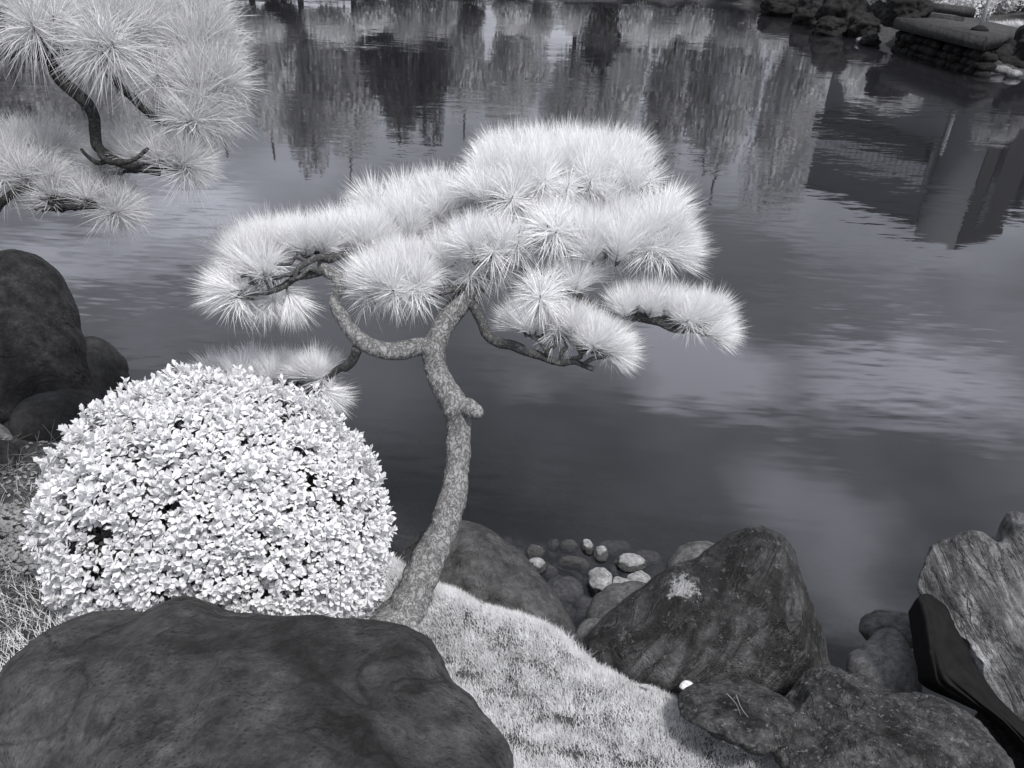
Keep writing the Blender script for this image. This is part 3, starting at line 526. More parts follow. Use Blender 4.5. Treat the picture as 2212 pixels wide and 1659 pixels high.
pine.limb('branch', [(1125, 480, 3.74, 9), (1200, 440, 3.85, 8), (1280, 420, 3.9, 6), (1350, 430, 3.9, 5)], M_bark2, 10, .25)
pine.limb('branch', [(1020, 620, 3.57, 11), (990, 622, 3.5, 8), (955, 632, 3.45, 6), (915, 640, 3.42, 5), (870, 632, 3.42, 4), (820, 628, 3.45, 3)], M_bark2, 10, .25)
pine.limb('branch', [(1070, 570, 3.62, 10), (1020, 570, 3.66, 8), (960, 560, 3.72, 7), (900, 520, 3.78, 6), (850, 500, 3.8, 5)], M_bark2, 10, .25)
pine.limb('branch', [(712, 560, 3.5, 9), (760, 545, 3.6, 6), (820, 535, 3.65, 5), (860, 520, 3.68, 4)], M_bark2, 10, .25)
# crooked bare twigs of the left arm
for pts in ([(700, 585, 3.45, 9), (670, 592, 3.42, 9), (640, 600, 3.4, 8), (605, 622, 3.38, 7), (570, 634, 3.36, 6), (530, 638, 3.36, 5), (500, 632, 3.38, 3)],
            [(712, 562, 3.47, 8), (690, 556, 3.42, 8), (665, 566, 3.38, 7), (645, 580, 3.36, 6), (636, 598, 3.36, 5)],
            [(640, 590, 3.38, 6), (610, 596, 3.34, 5), (595, 600, 3.34, 5), (575, 584, 3.34, 5), (550, 590, 3.34, 4), (520, 598, 3.35, 3)],
            [(665, 568, 3.38, 5), (640, 556, 3.36, 4), (625, 570, 3.36, 4), (590, 568, 3.36, 4), (560, 552, 3.38, 3)],
            [(690, 590, 3.43, 6), (668, 580, 3.38, 5), (650, 596, 3.36, 5), (625, 606, 3.36, 4)]): pine.limb('branch', pts, M_bark2, 10, .28, 22)
# knobbly upright twigs on the lower right branches
for pts in ([(1185, 775, 3.43, 4), (1178, 755, 3.4, 4), (1165, 740, 3.4, 3), (1150, 728, 3.42, 3)], [(1180, 758, 3.42, 4), (1200, 745, 3.4, 4), (1198, 725, 3.4, 3)],
            [(1212, 780, 3.42, 5), (1214, 760, 3.4, 5), (1224, 748, 3.4, 4), (1216, 728, 3.42, 3)], [(1232, 775, 3.4, 5), (1255, 770, 3.38, 5), (1250, 750, 3.38, 5), (1265, 742, 3.38, 4), (1280, 735, 3.4, 3)],
            [(1262, 786, 3.38, 5), (1280, 775, 3.37, 5), (1300, 772, 3.37, 4), (1325, 768, 3.38, 3)], [(1390, 688, 3.53, 5), (1375, 668, 3.5, 4), (1392, 655, 3.5, 3), (1404, 650, 3.5, 3)], [(1430, 696, 3.5, 4), (1435, 672, 3.5, 3), (1442, 655, 3.5, 3)],
            [(1420, 696, 3.5, 6), (1450, 712, 3.47, 5), (1480, 716, 3.46, 5)]): pine.limb('branch', pts, M_bark2, 8, .3, 30)
pd = pine.pad
pd(1185, 364, 165, 42, 3.80, .24, 46, out=.5, toward=.1)                  # top
pd(1320, 378, 90, 48, 3.86, .15, 16, out=.7, toward=.1)
pd(1085, 420, 70, 10, 3.60, .05, 6, out=.8, toward=.6)
pd(875, 468, 85, 38, 3.78, .2, 18, out=.6)                                # upper left
pd(960, 440, 36, 22, 3.80, .1, 6, out=.5)
pd(960, 550, 150, 42, 3.66, .2, 28, out=.5)                               # centre
pd(1060, 528, 70, 20, 3.5, .1, 9, out=.6, toward=.4)
pd(1260, 488, 120, 42, 3.66, .2, 26, out=.6, toward=.2)                   # right of centre
pd(1190, 492, 26, 12, 3.44, .04, 3, out=.8, toward=.7, kind=5)
pd(1320, 535, 80, 20, 3.5, .1, 8, out=.8, toward=.4)
pd(1420, 495, 50, 46, 3.62, .15, 12, out=1.1, toward=.2, reach=.2)        # far right lobe
pd(1450, 545, 20, 18, 3.58, .05, 4, out=1.2, toward=.3, reach=.7, up=.2)
pd(1172, 632, 22, 12, 3.38, .05, 4, out=1.0, toward=.9, up=.8, kind=4)    # hanging ball
pd(1230, 610, 40, 18, 3.5, .08, 4, out=1, toward=.4)
pd(1395, 664, 80, 10, 3.58, .12, 17, out=.4, wp=.1, scale=.82)                              # right lower pad
pd(1500, 684, 50, 10, 3.53, .12, 13, out=.8, reach=.15, wp=.3, scale=.82)
pd(1540, 716, 14, 8, 3.47, .05, 4, out=1, reach=1.0, up=.0, scale=.82)
pd(1190, 704, 80, 8, 3.5, .12, 17, out=.5, wp=.1, scale=.82)                              # lower right pad
pd(1290, 734, 52, 14, 3.47, .12, 15, out=.8, reach=.15, wp=.3, scale=.82)
pd(1322, 758, 12, 8, 3.4, .05, 4, out=1, reach=.9, up=.0, scale=.82)
pd(850, 598, 74, 20, 3.52, .12, 14, out=.8, toward=.3, wp=.3)                    # lower centre, drooping
pd(872, 622, 50, 8, 3.42, .04, 5, out=1.0, toward=1.1, up=-.1, kind=4)
pd(800, 628, 20, 10, 3.45, .04, 2, out=1, reach=-.5, toward=.4)
pd(640, 528, 90, 12, 3.62, .12, 22, out=.4, wp=.0, scale=.9)                               # left arm
pd(775, 515, 60, 16, 3.68, .1, 13, out=.3, wp=.0)
pd(548, 562, 46, 28, 3.5, .12, 16, out=1.0, reach=-.3)
pd(515, 625, 22, 20, 3.4, .06, 7, out=1.2, reach=-1.0, up=.1)
pd(580, 640, 70, 8, 3.52, .1, 6, out=.6, up=-.5, toward=.1)
pd(570, 808, 105, 12, 3.76, .12, 24, out=.45, wp=.1, scale=.82)                              # low left pad
pd(680, 808, 26, 16, 3.66, .1, 8, out=1.0, reach=.2, scale=.82)
pd(705, 848, 10, 8, 3.62, .05, 3, out=1, reach=.6, up=-.4, scale=.82)
pine.finish(); print('pine tufts', pine.cnt)

# second pine, its trunk outside the frame to the left
b2 = np.array([-3.1, 2.6]); root2 = empty('pine_tree', (b2[0], b2[1], ht(*b2)))
tag(root2, 'pine with shade-grey needles reaching in from the upper left with dark wire wound branches', 'tree')
TM2 = [tuft_mesh('needle_tuft', 210, .185, 68, M_needle2, 40+k) for k in range(3)] + [tuft_mesh('needle_tuft', 230, .19, 130, M_needle2, 50+k, .15) for k in range(2)]
p2 = Pine(root2, TM2, M_barkd, M_barkd); p2.pend = []; p2.wide = (3, 2)
tr_ = np.array([(b2[0], b2[1], ht(*b2)-.1, .13), (-3.0, 2.7, 1.5, .11), (-2.8, 2.85, 2.1, .10), (-2.9, 2.9, 2.7, .09), (-2.6, 3.0, 3.2, .07), (-2.4, 3.0, 3.6, .05)]); S = spline(tr_, 10)
V, T = tube_arrays(S[:, :3], S[:, 3], 24, .12, 9); o = mk('trunk', V, tris=T, mat=M_barkd); under(o, root2); p2.skel += list(S[:, :3])
DD = 2.95
p2.limb('branch', [(-420, 140, DD+.35, 22), (-250, 150, DD+.2, 18), (-100, 135, DD+.1, 13), (-20, 128, DD, 9), (40, 112, DD, 10), (90, 110, DD, 13), (112, 140, DD, 14), (132, 172, DD, 14), (160, 198, DD, 13), (186, 222, DD, 14), (202, 250, DD, 12), (205, 285, DD, 12), (212, 318, DD, 11), (240, 340, DD, 10), (275, 358, DD, 9), (310, 366, DD, 8), (345, 374, DD, 7)], M_barkd, 16, .2)
p2.limb('branch', [(40, 112, DD, 8), (70, 122, DD-.04, 8), (100, 120, DD-.06, 8), (150, 112, DD-.05, 7), (200, 120, DD, 8), (240, 165, DD+.05, 9), (275, 200, DD+.08, 9), (310, 235, DD+.1, 8), (345, 262, DD+.1, 7), (385, 272, DD+.1, 6)], M_barkd, 12, .25)
p2.limb('branch', [(95, 100, DD, 12), (110, 60, DD+.05, 10), (160, 40, DD+.1, 9), (240, 60, DD+.15, 8), (310, 120, DD+.2, 7), (370, 180, DD+.2, 5)], M_barkd, 12, .25)
p2.limb('branch', [(212, 318, DD, 7), (222, 340, DD-.04, 6), (250, 352, DD-.06, 6), (290, 345, DD-.05, 5), (320, 320, DD-.05, 4)], M_barkd, 10, .3)
p2.limb('branch', [(240, 345, DD, 5), (212, 352, DD-.03, 5), (190, 338, DD-.04, 4), (175, 322, DD-.04, 3)], M_barkd, 8, .3)
p2.limb('branch', [(-300, 520, DD+.2, 20), (-120, 500, DD+.1, 18), (-30, 470, DD, 14), (0, 440, DD, 9), (40, 412, DD, 8), (80, 420, DD, 8), (130, 432, DD, 8), (175, 432, DD, 7), (215, 445, DD, 6), (258, 465, DD, 4)], M_barkd, 12, .25)
p2.limb('branch', [(80, 424, DD, 6), (130, 444, DD-.03, 6), (190, 448, DD-.03, 5), (240, 440, DD, 4)], M_barkd, 8, .3)
qd = p2.pad
qd(85, 48, 60, 12, DD-.1, .1, 4, out=1, toward=.8, kind=3)
qd(215, 38, 120, 46, DD+.25, .15, 30, out=.7, toward=.3)
qd(222, 92, 26, 12, DD-.22, .02, 3, out=1, toward=1.2, kind=4)
qd(370, 62, 110, 62, DD+.35, .15, 40, out=.7, toward=.2)
qd(440, 150, 50, 70, DD+.25, .15, 24, out=1.1, reach=.3, toward=.2)
qd(340, 150, 60, 16, DD+.22, .1, 6, out=.9, toward=.5, kind=4, scale=.85)
qd(430, 248, 32, 24, DD+.12, .08, 15, scale=.85, out=1.1, reach=.9, toward=.3, up=.1)
qd(340, 334, 92, 9, DD+.16, .12, 30, out=.5, reach=.1, scale=.76, wp=.0)
qd(400, 356, 18, 12, DD+.05, .05, 7, scale=.8, out=1, reach=.9, up=.3)
qd(235, 352, 45, 8, DD+.2, .08, 6, out=.4, scale=.7, wp=0)
qd(10, 325, 130, 18, DD+.25, .15, 26, out=.5, toward=.2, scale=.85, wp=.2)
qd(30, 375, 80, 10, DD+.05, .1, 7, out=.9, toward=.7, scale=.85)
qd(180, 424, 80, 7, DD+.12, .1, 20, scale=.74, wp=.0, out=.6)
qd(252, 448, 20, 12, DD+.04, .05, 7, scale=.75, out=1.1, reach=.9, up=.2)
qd(100, 428, 60, 8, DD+.15, .1, 8, scale=.7, wp=.1, out=.6)
for k_ in range(70):                                    # unseen crown tufts added above and left of the frame for their shade
    p2.tuft(np.array([random.uniform(-4.6, -3.1), random.uniform(2.0, 4.0), random.uniform(3.25, 4.3)]) , np.array([random.gauss(0, .5), random.gauss(0, .5), 1]), 1.3, 4)
p2.finish(); print('pine2 tufts', p2.cnt)

# ------------------------------------------------------------------ azalea
def leaf_arr(L_, W_, cup):
    V = np.array([[0, 0, 0], [-.28*W_, .35*L_, .02], [.28*W_, .35*L_, .02], [-.5*W_, .68*L_, .03], [.5*W_, .68*L_, .03], [0, L_, .0], [0, .5*L_, -.0]], float)
    V[:, 2] = np.array([0, .10, .10, .14, .14, .02, 0])*L_*cup
    T = np.array([(0, 6, 1), (0, 2, 6), (1, 6, 3), (2, 4, 6), (3, 6, 5), (6, 4, 5)]); return V, T
def rosette_arr(r, L_=.029, n=None, open_=None):
    b = Bag(); n = n or r.integers(7, 12)
    for k in range(n):
        V, T = leaf_arr(L_*(.7+.45*r.random()), L_*.58, .8); el = (25+55*(k/n)) if k > n//2 else r.uniform(0, 30); el = math.radians(el)
        az = k*2.4+r.normal()*.3; V = V@np.array([[1, 0, 0], [0, math.cos(el), math.sin(el)], [0, -math.sin(el), math.cos(el)]])
        ca, sa = math.cos(az), math.sin(az); V = V@np.array([[ca, sa, 0], [-sa, ca, 0], [0, 0, 1]]); V[:, 2] += .002*k; b.add(V, T)
    return np.vstack(b.V), np.vstack(b.T)
az_c = P(482, 1180, 3.25); az_c[2] = .90; AR = np.array([.632, .50, .645])
ROOTA = empty('azalea_bush', (az_c[0], az_c[1], ht(az_c[0], az_c[1])))
tag(ROOTA, 'clipped dome of pale azalea leaves behind the big boulder', 'bush')
ra = np.random.default_rng(5); variants = [rosette_arr(ra) for _ in range(8)]
def frames(N_):                                         # basis with z along N_
    h = np.where(np.abs(N_[:, [2]]) < .9, np.array([[0, 0, 1.]]), np.array([[1., 0, 0]])); x = np.cross(h, N_); x /= np.linalg.norm(x, axis=1)[:, None]; y = np.cross(N_, x); return x, y
n_ = 5200; kk = np.arange(n_)+.5; ph = np.arccos(1-2*kk/n_); th = np.pi*(1+5**.5)*kk
D = np.stack([np.cos(th)*np.sin(ph), np.sin(th)*np.sin(ph), np.cos(ph)], 1); D = D[D[:, 2] > -.75]
pe = 2.15; rad = (np.abs(D[:, 0])**pe+np.abs(D[:, 1])**pe+np.abs(D[:, 2])**pe)**(-1/pe)
pos = az_c + D*rad[:, None]*AR
lo_ = D[:, 2] < 0; hx = D[:, :2]/(np.abs(D[:, [0]])**pe+np.abs(D[:, [1]])**pe)**(1/pe); tt = np.clip(-D[:, 2]/.75, 0, 1)
pos[lo_] = np.concatenate([az_c[:2]+hx*AR[:2]*(1-.06*tt[:, None]), (az_c[2]-tt*.38)[:, None]], 1)[lo_]
low = np.clip((.95-pos[:, 2])/.4, 0, 1)
clump = noise(np.stack([pos[:, 0]*9, pos[:, 1]*9, pos[:, 2]*9*(1-.72*low)], 1)); fine = noise(pos*19)
off = .055*clump + .030*fine + ra.normal(size=len(pos))*.010 - .01
Nn = D/AR; Nn /= np.linalg.norm(Nn, axis=1)[:, None]
keep = (clump+.5*fine > -.58) & (pos[:, 2] > .55+.06*noise(pos*8)); pos = pos + Nn*off[:, None]
outp = pos[keep]; axs = Nn[keep]*.7 + np.array([0, 0, .75]) + ra.normal(size=(keep.sum(), 3))*.28; axs /= np.linalg.norm(axs, axis=1)[:, None]
vd = (CAM-outp); vis = ((vd/np.linalg.norm(vd, axis=1)[:, None])*Nn[keep]).sum(1)
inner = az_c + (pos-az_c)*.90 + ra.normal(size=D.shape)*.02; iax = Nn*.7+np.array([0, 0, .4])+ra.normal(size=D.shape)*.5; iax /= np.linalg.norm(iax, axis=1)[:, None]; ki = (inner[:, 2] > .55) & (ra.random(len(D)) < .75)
order = np.argsort(-(vis+.5*(outp[:, 2]-1)+ra.random(len(vis))*.8)); solo = set(order[:290].tolist())
vmesh = []
for V, T in variants: o = mk('leaf_cluster', V, tris=T, mat=M_leaf, smooth=False); vmesh.append(o.data); bpy.data.objects.remove(o)
bag = Bag(); bx_, by_ = frames(axs)
for k in range(len(outp)):
    sc = .85+.5*ra.random(); vi = ra.integers(0, 8)
    if k in solo:
        o = bpy.data.objects.new('leaf_cluster', vmesh[vi]); COL.objects.link(o); o.parent = ROOTA; o.matrix_parent_inverse = Matrix.Translation(-Vector(ROOTA.location)); o.matrix_basis = orient(outp[k], axs[k], sc, random.uniform(0, 6.28)); continue
    a = ra.random()*6.28; x = bx_[k]*math.cos(a)+by_[k]*math.sin(a); y = np.cross(axs[k], x); V, T = variants[vi]; bag.add(outp[k]+sc*(V[:, [0]]*x+V[:, [1]]*y+V[:, [2]]*axs[k]), T)
o = bag.make('foliage', M_leaf, smooth=False); under(o, ROOTA); o['kind'] = 'stuff'
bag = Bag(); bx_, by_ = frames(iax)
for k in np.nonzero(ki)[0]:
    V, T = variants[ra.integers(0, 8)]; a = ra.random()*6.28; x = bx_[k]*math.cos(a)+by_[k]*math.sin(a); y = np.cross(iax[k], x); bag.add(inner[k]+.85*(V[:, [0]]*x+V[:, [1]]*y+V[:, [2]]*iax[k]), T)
o = bag.make('inner_foliage', M_leaf_shade, smooth=False); under(o, ROOTA); o['kind'] = 'stuff'
bag = Bag()
for k in range(420):
    kx = ra.integers(0, len(outp)); e = outp[kx]; b0 = np.array([az_c[0]+ra.normal()*.12, az_c[1]+ra.normal()*.1, .58]); m1 = b0*.5+e*.5+np.array([0, 0, .08])+ra.normal(size=3)*.05
    S = spline(np.array([b0, m1, e]), 6); V, T = tube_arrays(S, np.linspace(.008, .0025, len(S)), 5); bag.add(V, T)
o = bag.make('stems', plain_mat('azalea_stem', .08, .9, .3, 30)); under(o, ROOTA); o['kind'] = 'stuff'
# long shoots standing out of the clipped surface
for (px, py, hh, ln) in [(672, 905, .10, 7), (690, 890, .13, 8), (705, 915, .09, 6), (612, 850, .07, 5), (655, 880, .08, 5), (770, 968, .07, 4), (815, 1010, .06, 4), (275, 845, .06, 4), (390, 812, .05, 4), (520, 815, .05, 4), (800, 990, .06, 4), (735, 930, .06, 4)]:
    t0 = P(px, py, 3.05); bag = Bag(); axd = np.array([.12*ra.normal(), .1*ra.normal(), 1.]); axd /= np.linalg.norm(axd)
    S = np.array([t0-axd*.05, t0, t0+axd*hh*.5, t0+axd*hh]); V, T = tube_arrays(S, np.full(4, .002), 5); bag.add(V, T)
    for k in range(ln*2):
        V, T = leaf_arr(.028, .014, .8); el = math.radians(ra.uniform(35, 65)); az = k*2.4
        V = V@np.array([[1, 0, 0], [0, math.cos(el), math.sin(el)], [0, -math.sin(el), math.cos(el)]]); ca, sa = math.cos(az), math.sin(az); V = V@np.array([[ca, sa, 0], [-sa, ca, 0], [0, 0, 1]])
        bag.add(V+t0+axd*hh*(k/(ln*2)), T)
    o = bag.make('shoot', M_leaf, smooth=False); under(o, ROOTA)

# ------------------------------------------------------------------ grass, weeds, litter
def blades(n, cx0, cx1, cy0, cy1, keepf, length, wid, lean, seed, one=False):
    r = np.random.default_rng(seed); x = r.uniform(cx0, cx1, n); y = r.uniform(cy0, cy1, n); k = keepf(x, y, r); x, y = x[k], y[k]; n = len(x); z = height(x, y)
    hgt = length*(.5+.8*r.random(n)); hgt *= 1+.35*noise(np.stack([x*6, y*6, 0*x], 1)); a = r.uniform(0, 6.283, n); b = np.stack([x, y, z-.004], 1)
    d = np.stack([np.cos(a)*lean*r.random(n)+.15*noise(np.stack([x*4, y*4, 0*x+3], 1)), np.sin(a)*lean*r.random(n), np.ones(n)], 1); d /= np.linalg.norm(d, axis=1)[:, None]
    s = np.stack([np.cos(a+1.2), np.sin(a+1.2), 0*a], 1)*wid*.5; mid = b+d*hgt[:, None]*.55; tip = b+d*hgt[:, None]+np.stack([np.cos(a), np.sin(a), 0*a-.25], 1)*hgt[:, None]*.35*r.random(n)[:, None]
    if one: i0 = np.arange(n)*3; return np.stack([b-s, b+s, tip], 1).reshape(-1, 3), np.stack([i0, i0+1, i0+2], 1)
    V = np.stack([b-s, b+s, mid+s*.8, mid-s*.8, tip], 1).reshape(-1, 3); i0 = np.arange(n)*5
    T = np.concatenate([np.stack([i0, i0+1, i0+2], 1), np.stack([i0, i0+2, i0+3], 1), np.stack([i0+3, i0+2, i0+4], 1)]); return V, T
def bare(px, py, z=.62): c = PL(px, py, z); return c[:2]
BARE = [(bare(1232, 1545), .085, .035), (bare(1200, 1535), .04, .02), (bare(1010, 1445), .09, .014), (bare(965, 1415), .06, .014), (bare(1065, 1478), .06, .014), (bare(1240, 1628), .12, .035), (bare(1110, 1600), .06, .03), (bare(850, 1345), .10, .03), (bare(900, 1380), .08, .015), (bare(1370, 1645), .10, .025), (bare(1040, 1300), .02, .04), (bare(1010, 1330), .02, .03)]
def gk(x, y, r):
    s = sdist(x, y); z = height(x, y); ok = (z > .40+.05*noise(np.stack([x*7, y*7, 0*x], 1))); k = np.ones(len(x))
    for c, a, b in BARE: k = k*(1-.93*np.exp(-(((x-c[0])/a)**2+((y-c[1])/max(b, .02))**2)))
    nn = noise(np.stack([x*5, y*9, 0*x+8], 1)); k = k*np.clip(1.15-.5*np.clip(nn, 0, 1), 0, 1)
    k = k*np.clip(.86+.9*noise(np.stack([x*11, y*11, 0*x+4], 1)), .55, 1); return ok & (r.random(len(x)) < k)
V, T = blades(760000, -.75, 2.0, 1.0, 2.95, gk, .024, .0024, 1.0, 1, True); b_ = Bag(); b_.add(V, T)
def ge_(x, y, r):
    z = height(x, y); return (z > .36) & (z < .50) & (r.random(len(x)) < .8)
V, T = blades(60000, -.6, 1.9, 1.5, 2.95, ge_, .042, .0024, 1.5, 8); b_.add(V, T)
def gl_(x, y, r):
    z = height(x, y); return (z > .5) & (r.random(len(x)) < np.clip((2.55-y)*1.5, .05, 1)*.55)
V, T = blades(60000, -2.9, -1.0, 1.0, 3.1, gl_, .06, .003, 1.3, 2); b_.add(V, T)
o = b_.make('grass', M_grass, smooth=False); tag(o, 'short pale grass covering the bank between the boulders', 'grass', kind='stuff')
# straw and creeping weeds at the left edge
b_ = Bag(); rr_ = np.random.default_rng(9)
for k in range(650):
    px, py = rr_.uniform(-60, 190), rr_.uniform(960, 1420); c = PL(px, py, .6); z = ht(c[0], c[1])
    a = rr_.uniform(0, 6.28); ln = rr_.uniform(.06, .22); d = np.array([math.cos(a), math.sin(a), rr_.uniform(-.05, .5)])*ln
    S = spline(np.array([[c[0], c[1], z], [c[0]+d[0]*.5, c[1]+d[1]*.5, z+max(.02, d[2]*.7)], [c[0]+d[0], c[1]+d[1], z+max(.005, d[2])]]), 3); V, T = tube_arrays(S, np.full(len(S), .0014), 3, cap=False); b_.add(V, T)
o = b_.make('straw', leaf_mat('dry_straw', .22, .2, .5, 20), smooth=False); tag(o, 'tangled dry straw and thin twigs on the bank at the left edge', 'straw', kind='stuff')
b_ = Bag()
for k in range(420):
    px, py = rr_.uniform(-80, 110), rr_.uniform(1120, 1230)+rr_.normal()*30; c = PL(px, py, .75); z = ht(c[0], c[1])+rr_.uniform(.01, .07)
    V, T = rosette_arr(rr_, .028, 4); b_.add(V+[c[0], c[1], z], T)
for k in range(160):
    px, py = rr_.uniform(-40, 120), rr_.uniform(980, 1120); c = PL(px, py, .5); z = ht(c[0], c[1])+.01; V, T = leaf_arr(.03, .016, .5); a = rr_.uniform(0, 6.28); V = V@np.array([[math.cos(a), math.sin(a), 0], [-math.sin(a), math.cos(a), 0], [0, 0, 1]]); b_.add(V+[c[0], c[1], z], T)
o = b_.make('weeds', M_weed, smooth=False); tag(o, 'low leafy weeds on the bank left of the azalea', 'weeds', kind='stuff')
# pale root at the left edge
A = np.array([list(P(*a[:3]))+[a[3]*a[2]/F] for a in [(-40, 905, 4.4, 12), (0, 930, 4.35, 12), (20, 955, 4.3, 14), (35, 985, 4.25, 14), (44, 1015, 4.2, 12), (50, 1040, 4.15, 7)]]); S = spline(A, 8)
V, T = tube_arrays(S[:, :3], S[:, 3], 16, .18, 12); o = mk('root', V, tris=T, mat=rock_mat('bleached_wood', .16, .30, 9, .1, bump=.01)); recentre(o, V.mean(0)); tag(o, 'thick pale bare root lying at the left edge above the weeds', 'root')
# fallen leaves and stalks
for (px, py, z, ls, lab) in [(1285, 1412, .55, .05, 'curled pale dead leaf on the grass edge beside the wedge rock foot'), (1395, 1470, .6, .05, 'pale dead leaf standing in the grass below the wedge rock'), (1460, 1500, .62, .035, 'small pale leaf in grass left of the low mossy rock'), (1160, 1560, .65, .05, 'broad pale leaf lying by the bare patch in the grass'), (1445, 1560, .75, .03, 'tiny leaf scrap in the grass right of the bare patch')]:
    c = PL(px, py, z); zz = ht(c[0], c[1])+.018; V, T = leaf_arr(ls, ls*.6, 1.6); V = V-V.mean(0); a = rr_.uniform(0, 6.28); V = V@np.array([[math.cos(a), math.sin(a), .2], [-math.sin(a), math.cos(a), .1], [-.2, -.1, 1]])
    o = mk('fallen_leaf', V, tris=T, mat=leaf_mat('dead_leaf', .45, .2, .2, 30)); o.location = (c[0], c[1], zz); tag(o, lab, 'leaf', 'fallen leaves on the bank')
b_ = Bag()
for pts in ([(1590, 1500), (1602, 1530), (1625, 1560), (1645, 1580)], [(1570, 1498), (1590, 1520), (1600, 1545)], [(1645, 1560), (1632, 1580), (1626, 1605), (1618, 1625)], [(1600, 1625), (1630, 1618), (1655, 1610)], [(1560, 1600), (1600, 1618), (1640, 1622)]):
    A = np.array([P(a, b, 2.72-.0007*(b-1560)) for a, b in pts]); S = spline(A, 4); V, T = tube_arrays(S, np.linspace(.002, .0008, len(S)), 5); b_.add(V, T)
o = b_.make('dry_stalk', leaf_mat('stalk', .25, .1, .3, 30)); recentre(o, np.vstack(b_.V).mean(0)); tag(o, 'dry forked plant stalk lying over the low mossy rock', 'stalk')

# ------------------------------------------------------------------ far bank on the right: stone landing, steps, post, rocks
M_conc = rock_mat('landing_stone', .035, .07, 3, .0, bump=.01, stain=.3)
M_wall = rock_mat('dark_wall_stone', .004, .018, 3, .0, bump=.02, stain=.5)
def prism(poly, z0, z1, bev=.04):
    bm = bmesh.new(); vs = [bm.verts.new((p[0], p[1], z0)) for p in poly]; f = bm.faces.new(vs); r = bmesh.ops.extrude_face_region(bm, geom=[f])
    for v in r['geom']:
        if isinstance(v, bmesh.types.BMVert): v.co.z = z1
    bmesh.ops.recalc_face_normals(bm, faces=bm.faces); bmesh.ops.bevel(bm, geom=list(bm.edges), offset=bev, segments=2, affect='EDGES')
    bmesh.ops.triangulate(bm, faces=bm.faces); V = np.array([v.co[:] for v in bm.verts]); bm.verts.index_update(); T = np.array([[v.index for v in f.verts] for f in bm.faces]); bm.free(); return V, T
zt = 1.0
L0, L1, R0, R1 = PL(1930, 50, .8), PL(2128, 98, .8), PL(2208, 78, .8), PL(2010, 34, .8)
V, T = prism([L0[:2], L1[:2], R0[:2], (R0[:2]+R1[:2])/2+[.1, .3], R1[:2]], zt-.36, zt, .02); o = mk('stone_landing', V, tris=T, mat=M_conc, smooth=False); recentre(o, [*V.mean(0)[:2], zt-.42]); tag(o, 'flat stone landing slab jutting over the pond at the top right', 'landing')
lc = V.mean(0)
k_ = 0
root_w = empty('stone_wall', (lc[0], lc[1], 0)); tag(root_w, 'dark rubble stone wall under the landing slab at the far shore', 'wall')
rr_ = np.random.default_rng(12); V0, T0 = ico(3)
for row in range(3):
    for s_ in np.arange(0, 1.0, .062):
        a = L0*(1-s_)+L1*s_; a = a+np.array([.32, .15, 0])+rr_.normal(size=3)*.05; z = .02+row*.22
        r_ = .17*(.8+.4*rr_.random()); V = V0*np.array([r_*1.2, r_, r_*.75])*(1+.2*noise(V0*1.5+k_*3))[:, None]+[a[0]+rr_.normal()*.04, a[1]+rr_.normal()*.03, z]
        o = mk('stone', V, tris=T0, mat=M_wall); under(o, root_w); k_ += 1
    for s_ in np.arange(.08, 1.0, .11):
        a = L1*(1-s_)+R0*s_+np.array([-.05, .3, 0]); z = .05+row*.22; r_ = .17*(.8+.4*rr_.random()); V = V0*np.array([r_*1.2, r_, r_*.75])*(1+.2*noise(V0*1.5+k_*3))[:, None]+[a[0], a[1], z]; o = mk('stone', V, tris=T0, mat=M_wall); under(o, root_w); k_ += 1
# steps behind the landing
for n_s, (pa, pb, zz, lab) in enumerate([((1985, 25), (2085, 38), 1.12, 'lower rounded stone step behind the landing'), ((2010, 8), (2110, 18), 1.3, 'upper rounded stone step behind the landing')]):
    a, b = PL(*pa, zz), PL(*pb, zz); V, T = prism([a[:2], b[:2], b[:2]+[.1, .9], a[:2]+[.1, .9]], zz-.3, zz, .03); o = mk('stone_step', V, tris=T, mat=M_conc, smooth=False); recentre(o, [*V.mean(0)[:2], zz-.3]); tag(o, lab, 'step', 'stone steps to the landing')
pb_ = PL(2116, 66, zt); pr_ = empty('post', (pb_[0], pb_[1], zt)); tag(pr_, 'slim white post on dark foot beside the landing slab', 'post')
M_white = plain_mat('white_paint', .4, .5, .1, 5)
V, T = tube_arrays(np.array([pb_, pb_+[0, 0, .6], pb_+[0, 0, 1.3], pb_+[0, 0, 1.5]]), np.array([.07, .06, .055, .05]), 14); under(mk('pole', V, tris=T, mat=M_white), pr_)
V, T = tube_arrays(np.array([pb_-[0, 0, .02], pb_+[0, 0, .05], pb_+[0, 0, .1]]), np.array([.24, .24, .15]), 14); under(mk('foot', V, tris=T, mat=M_wall), pr_)
def blob(name, label, px, py, z, r3, mat, seed, cat='rock', group=None, sub=4, amp=.2):
    c = PL(px, py, z); V0, T0 = ico(sub); V = V0*np.array(r3)*(1+amp*fbm(V0*1.3+seed*3.3, 4))[:, None]+c; o = mk(name, V, tris=T0, mat=mat); recentre(o, [c[0], c[1], V[:, 2].min()]); return tag(o, label, cat, group)
M_fr = rock_mat('far_rock', .005, .03, 1.6, .0, bump=.03)
M_frp = rock_mat('far_pale_rock', .16, .3, 3, .0, bump=.02)
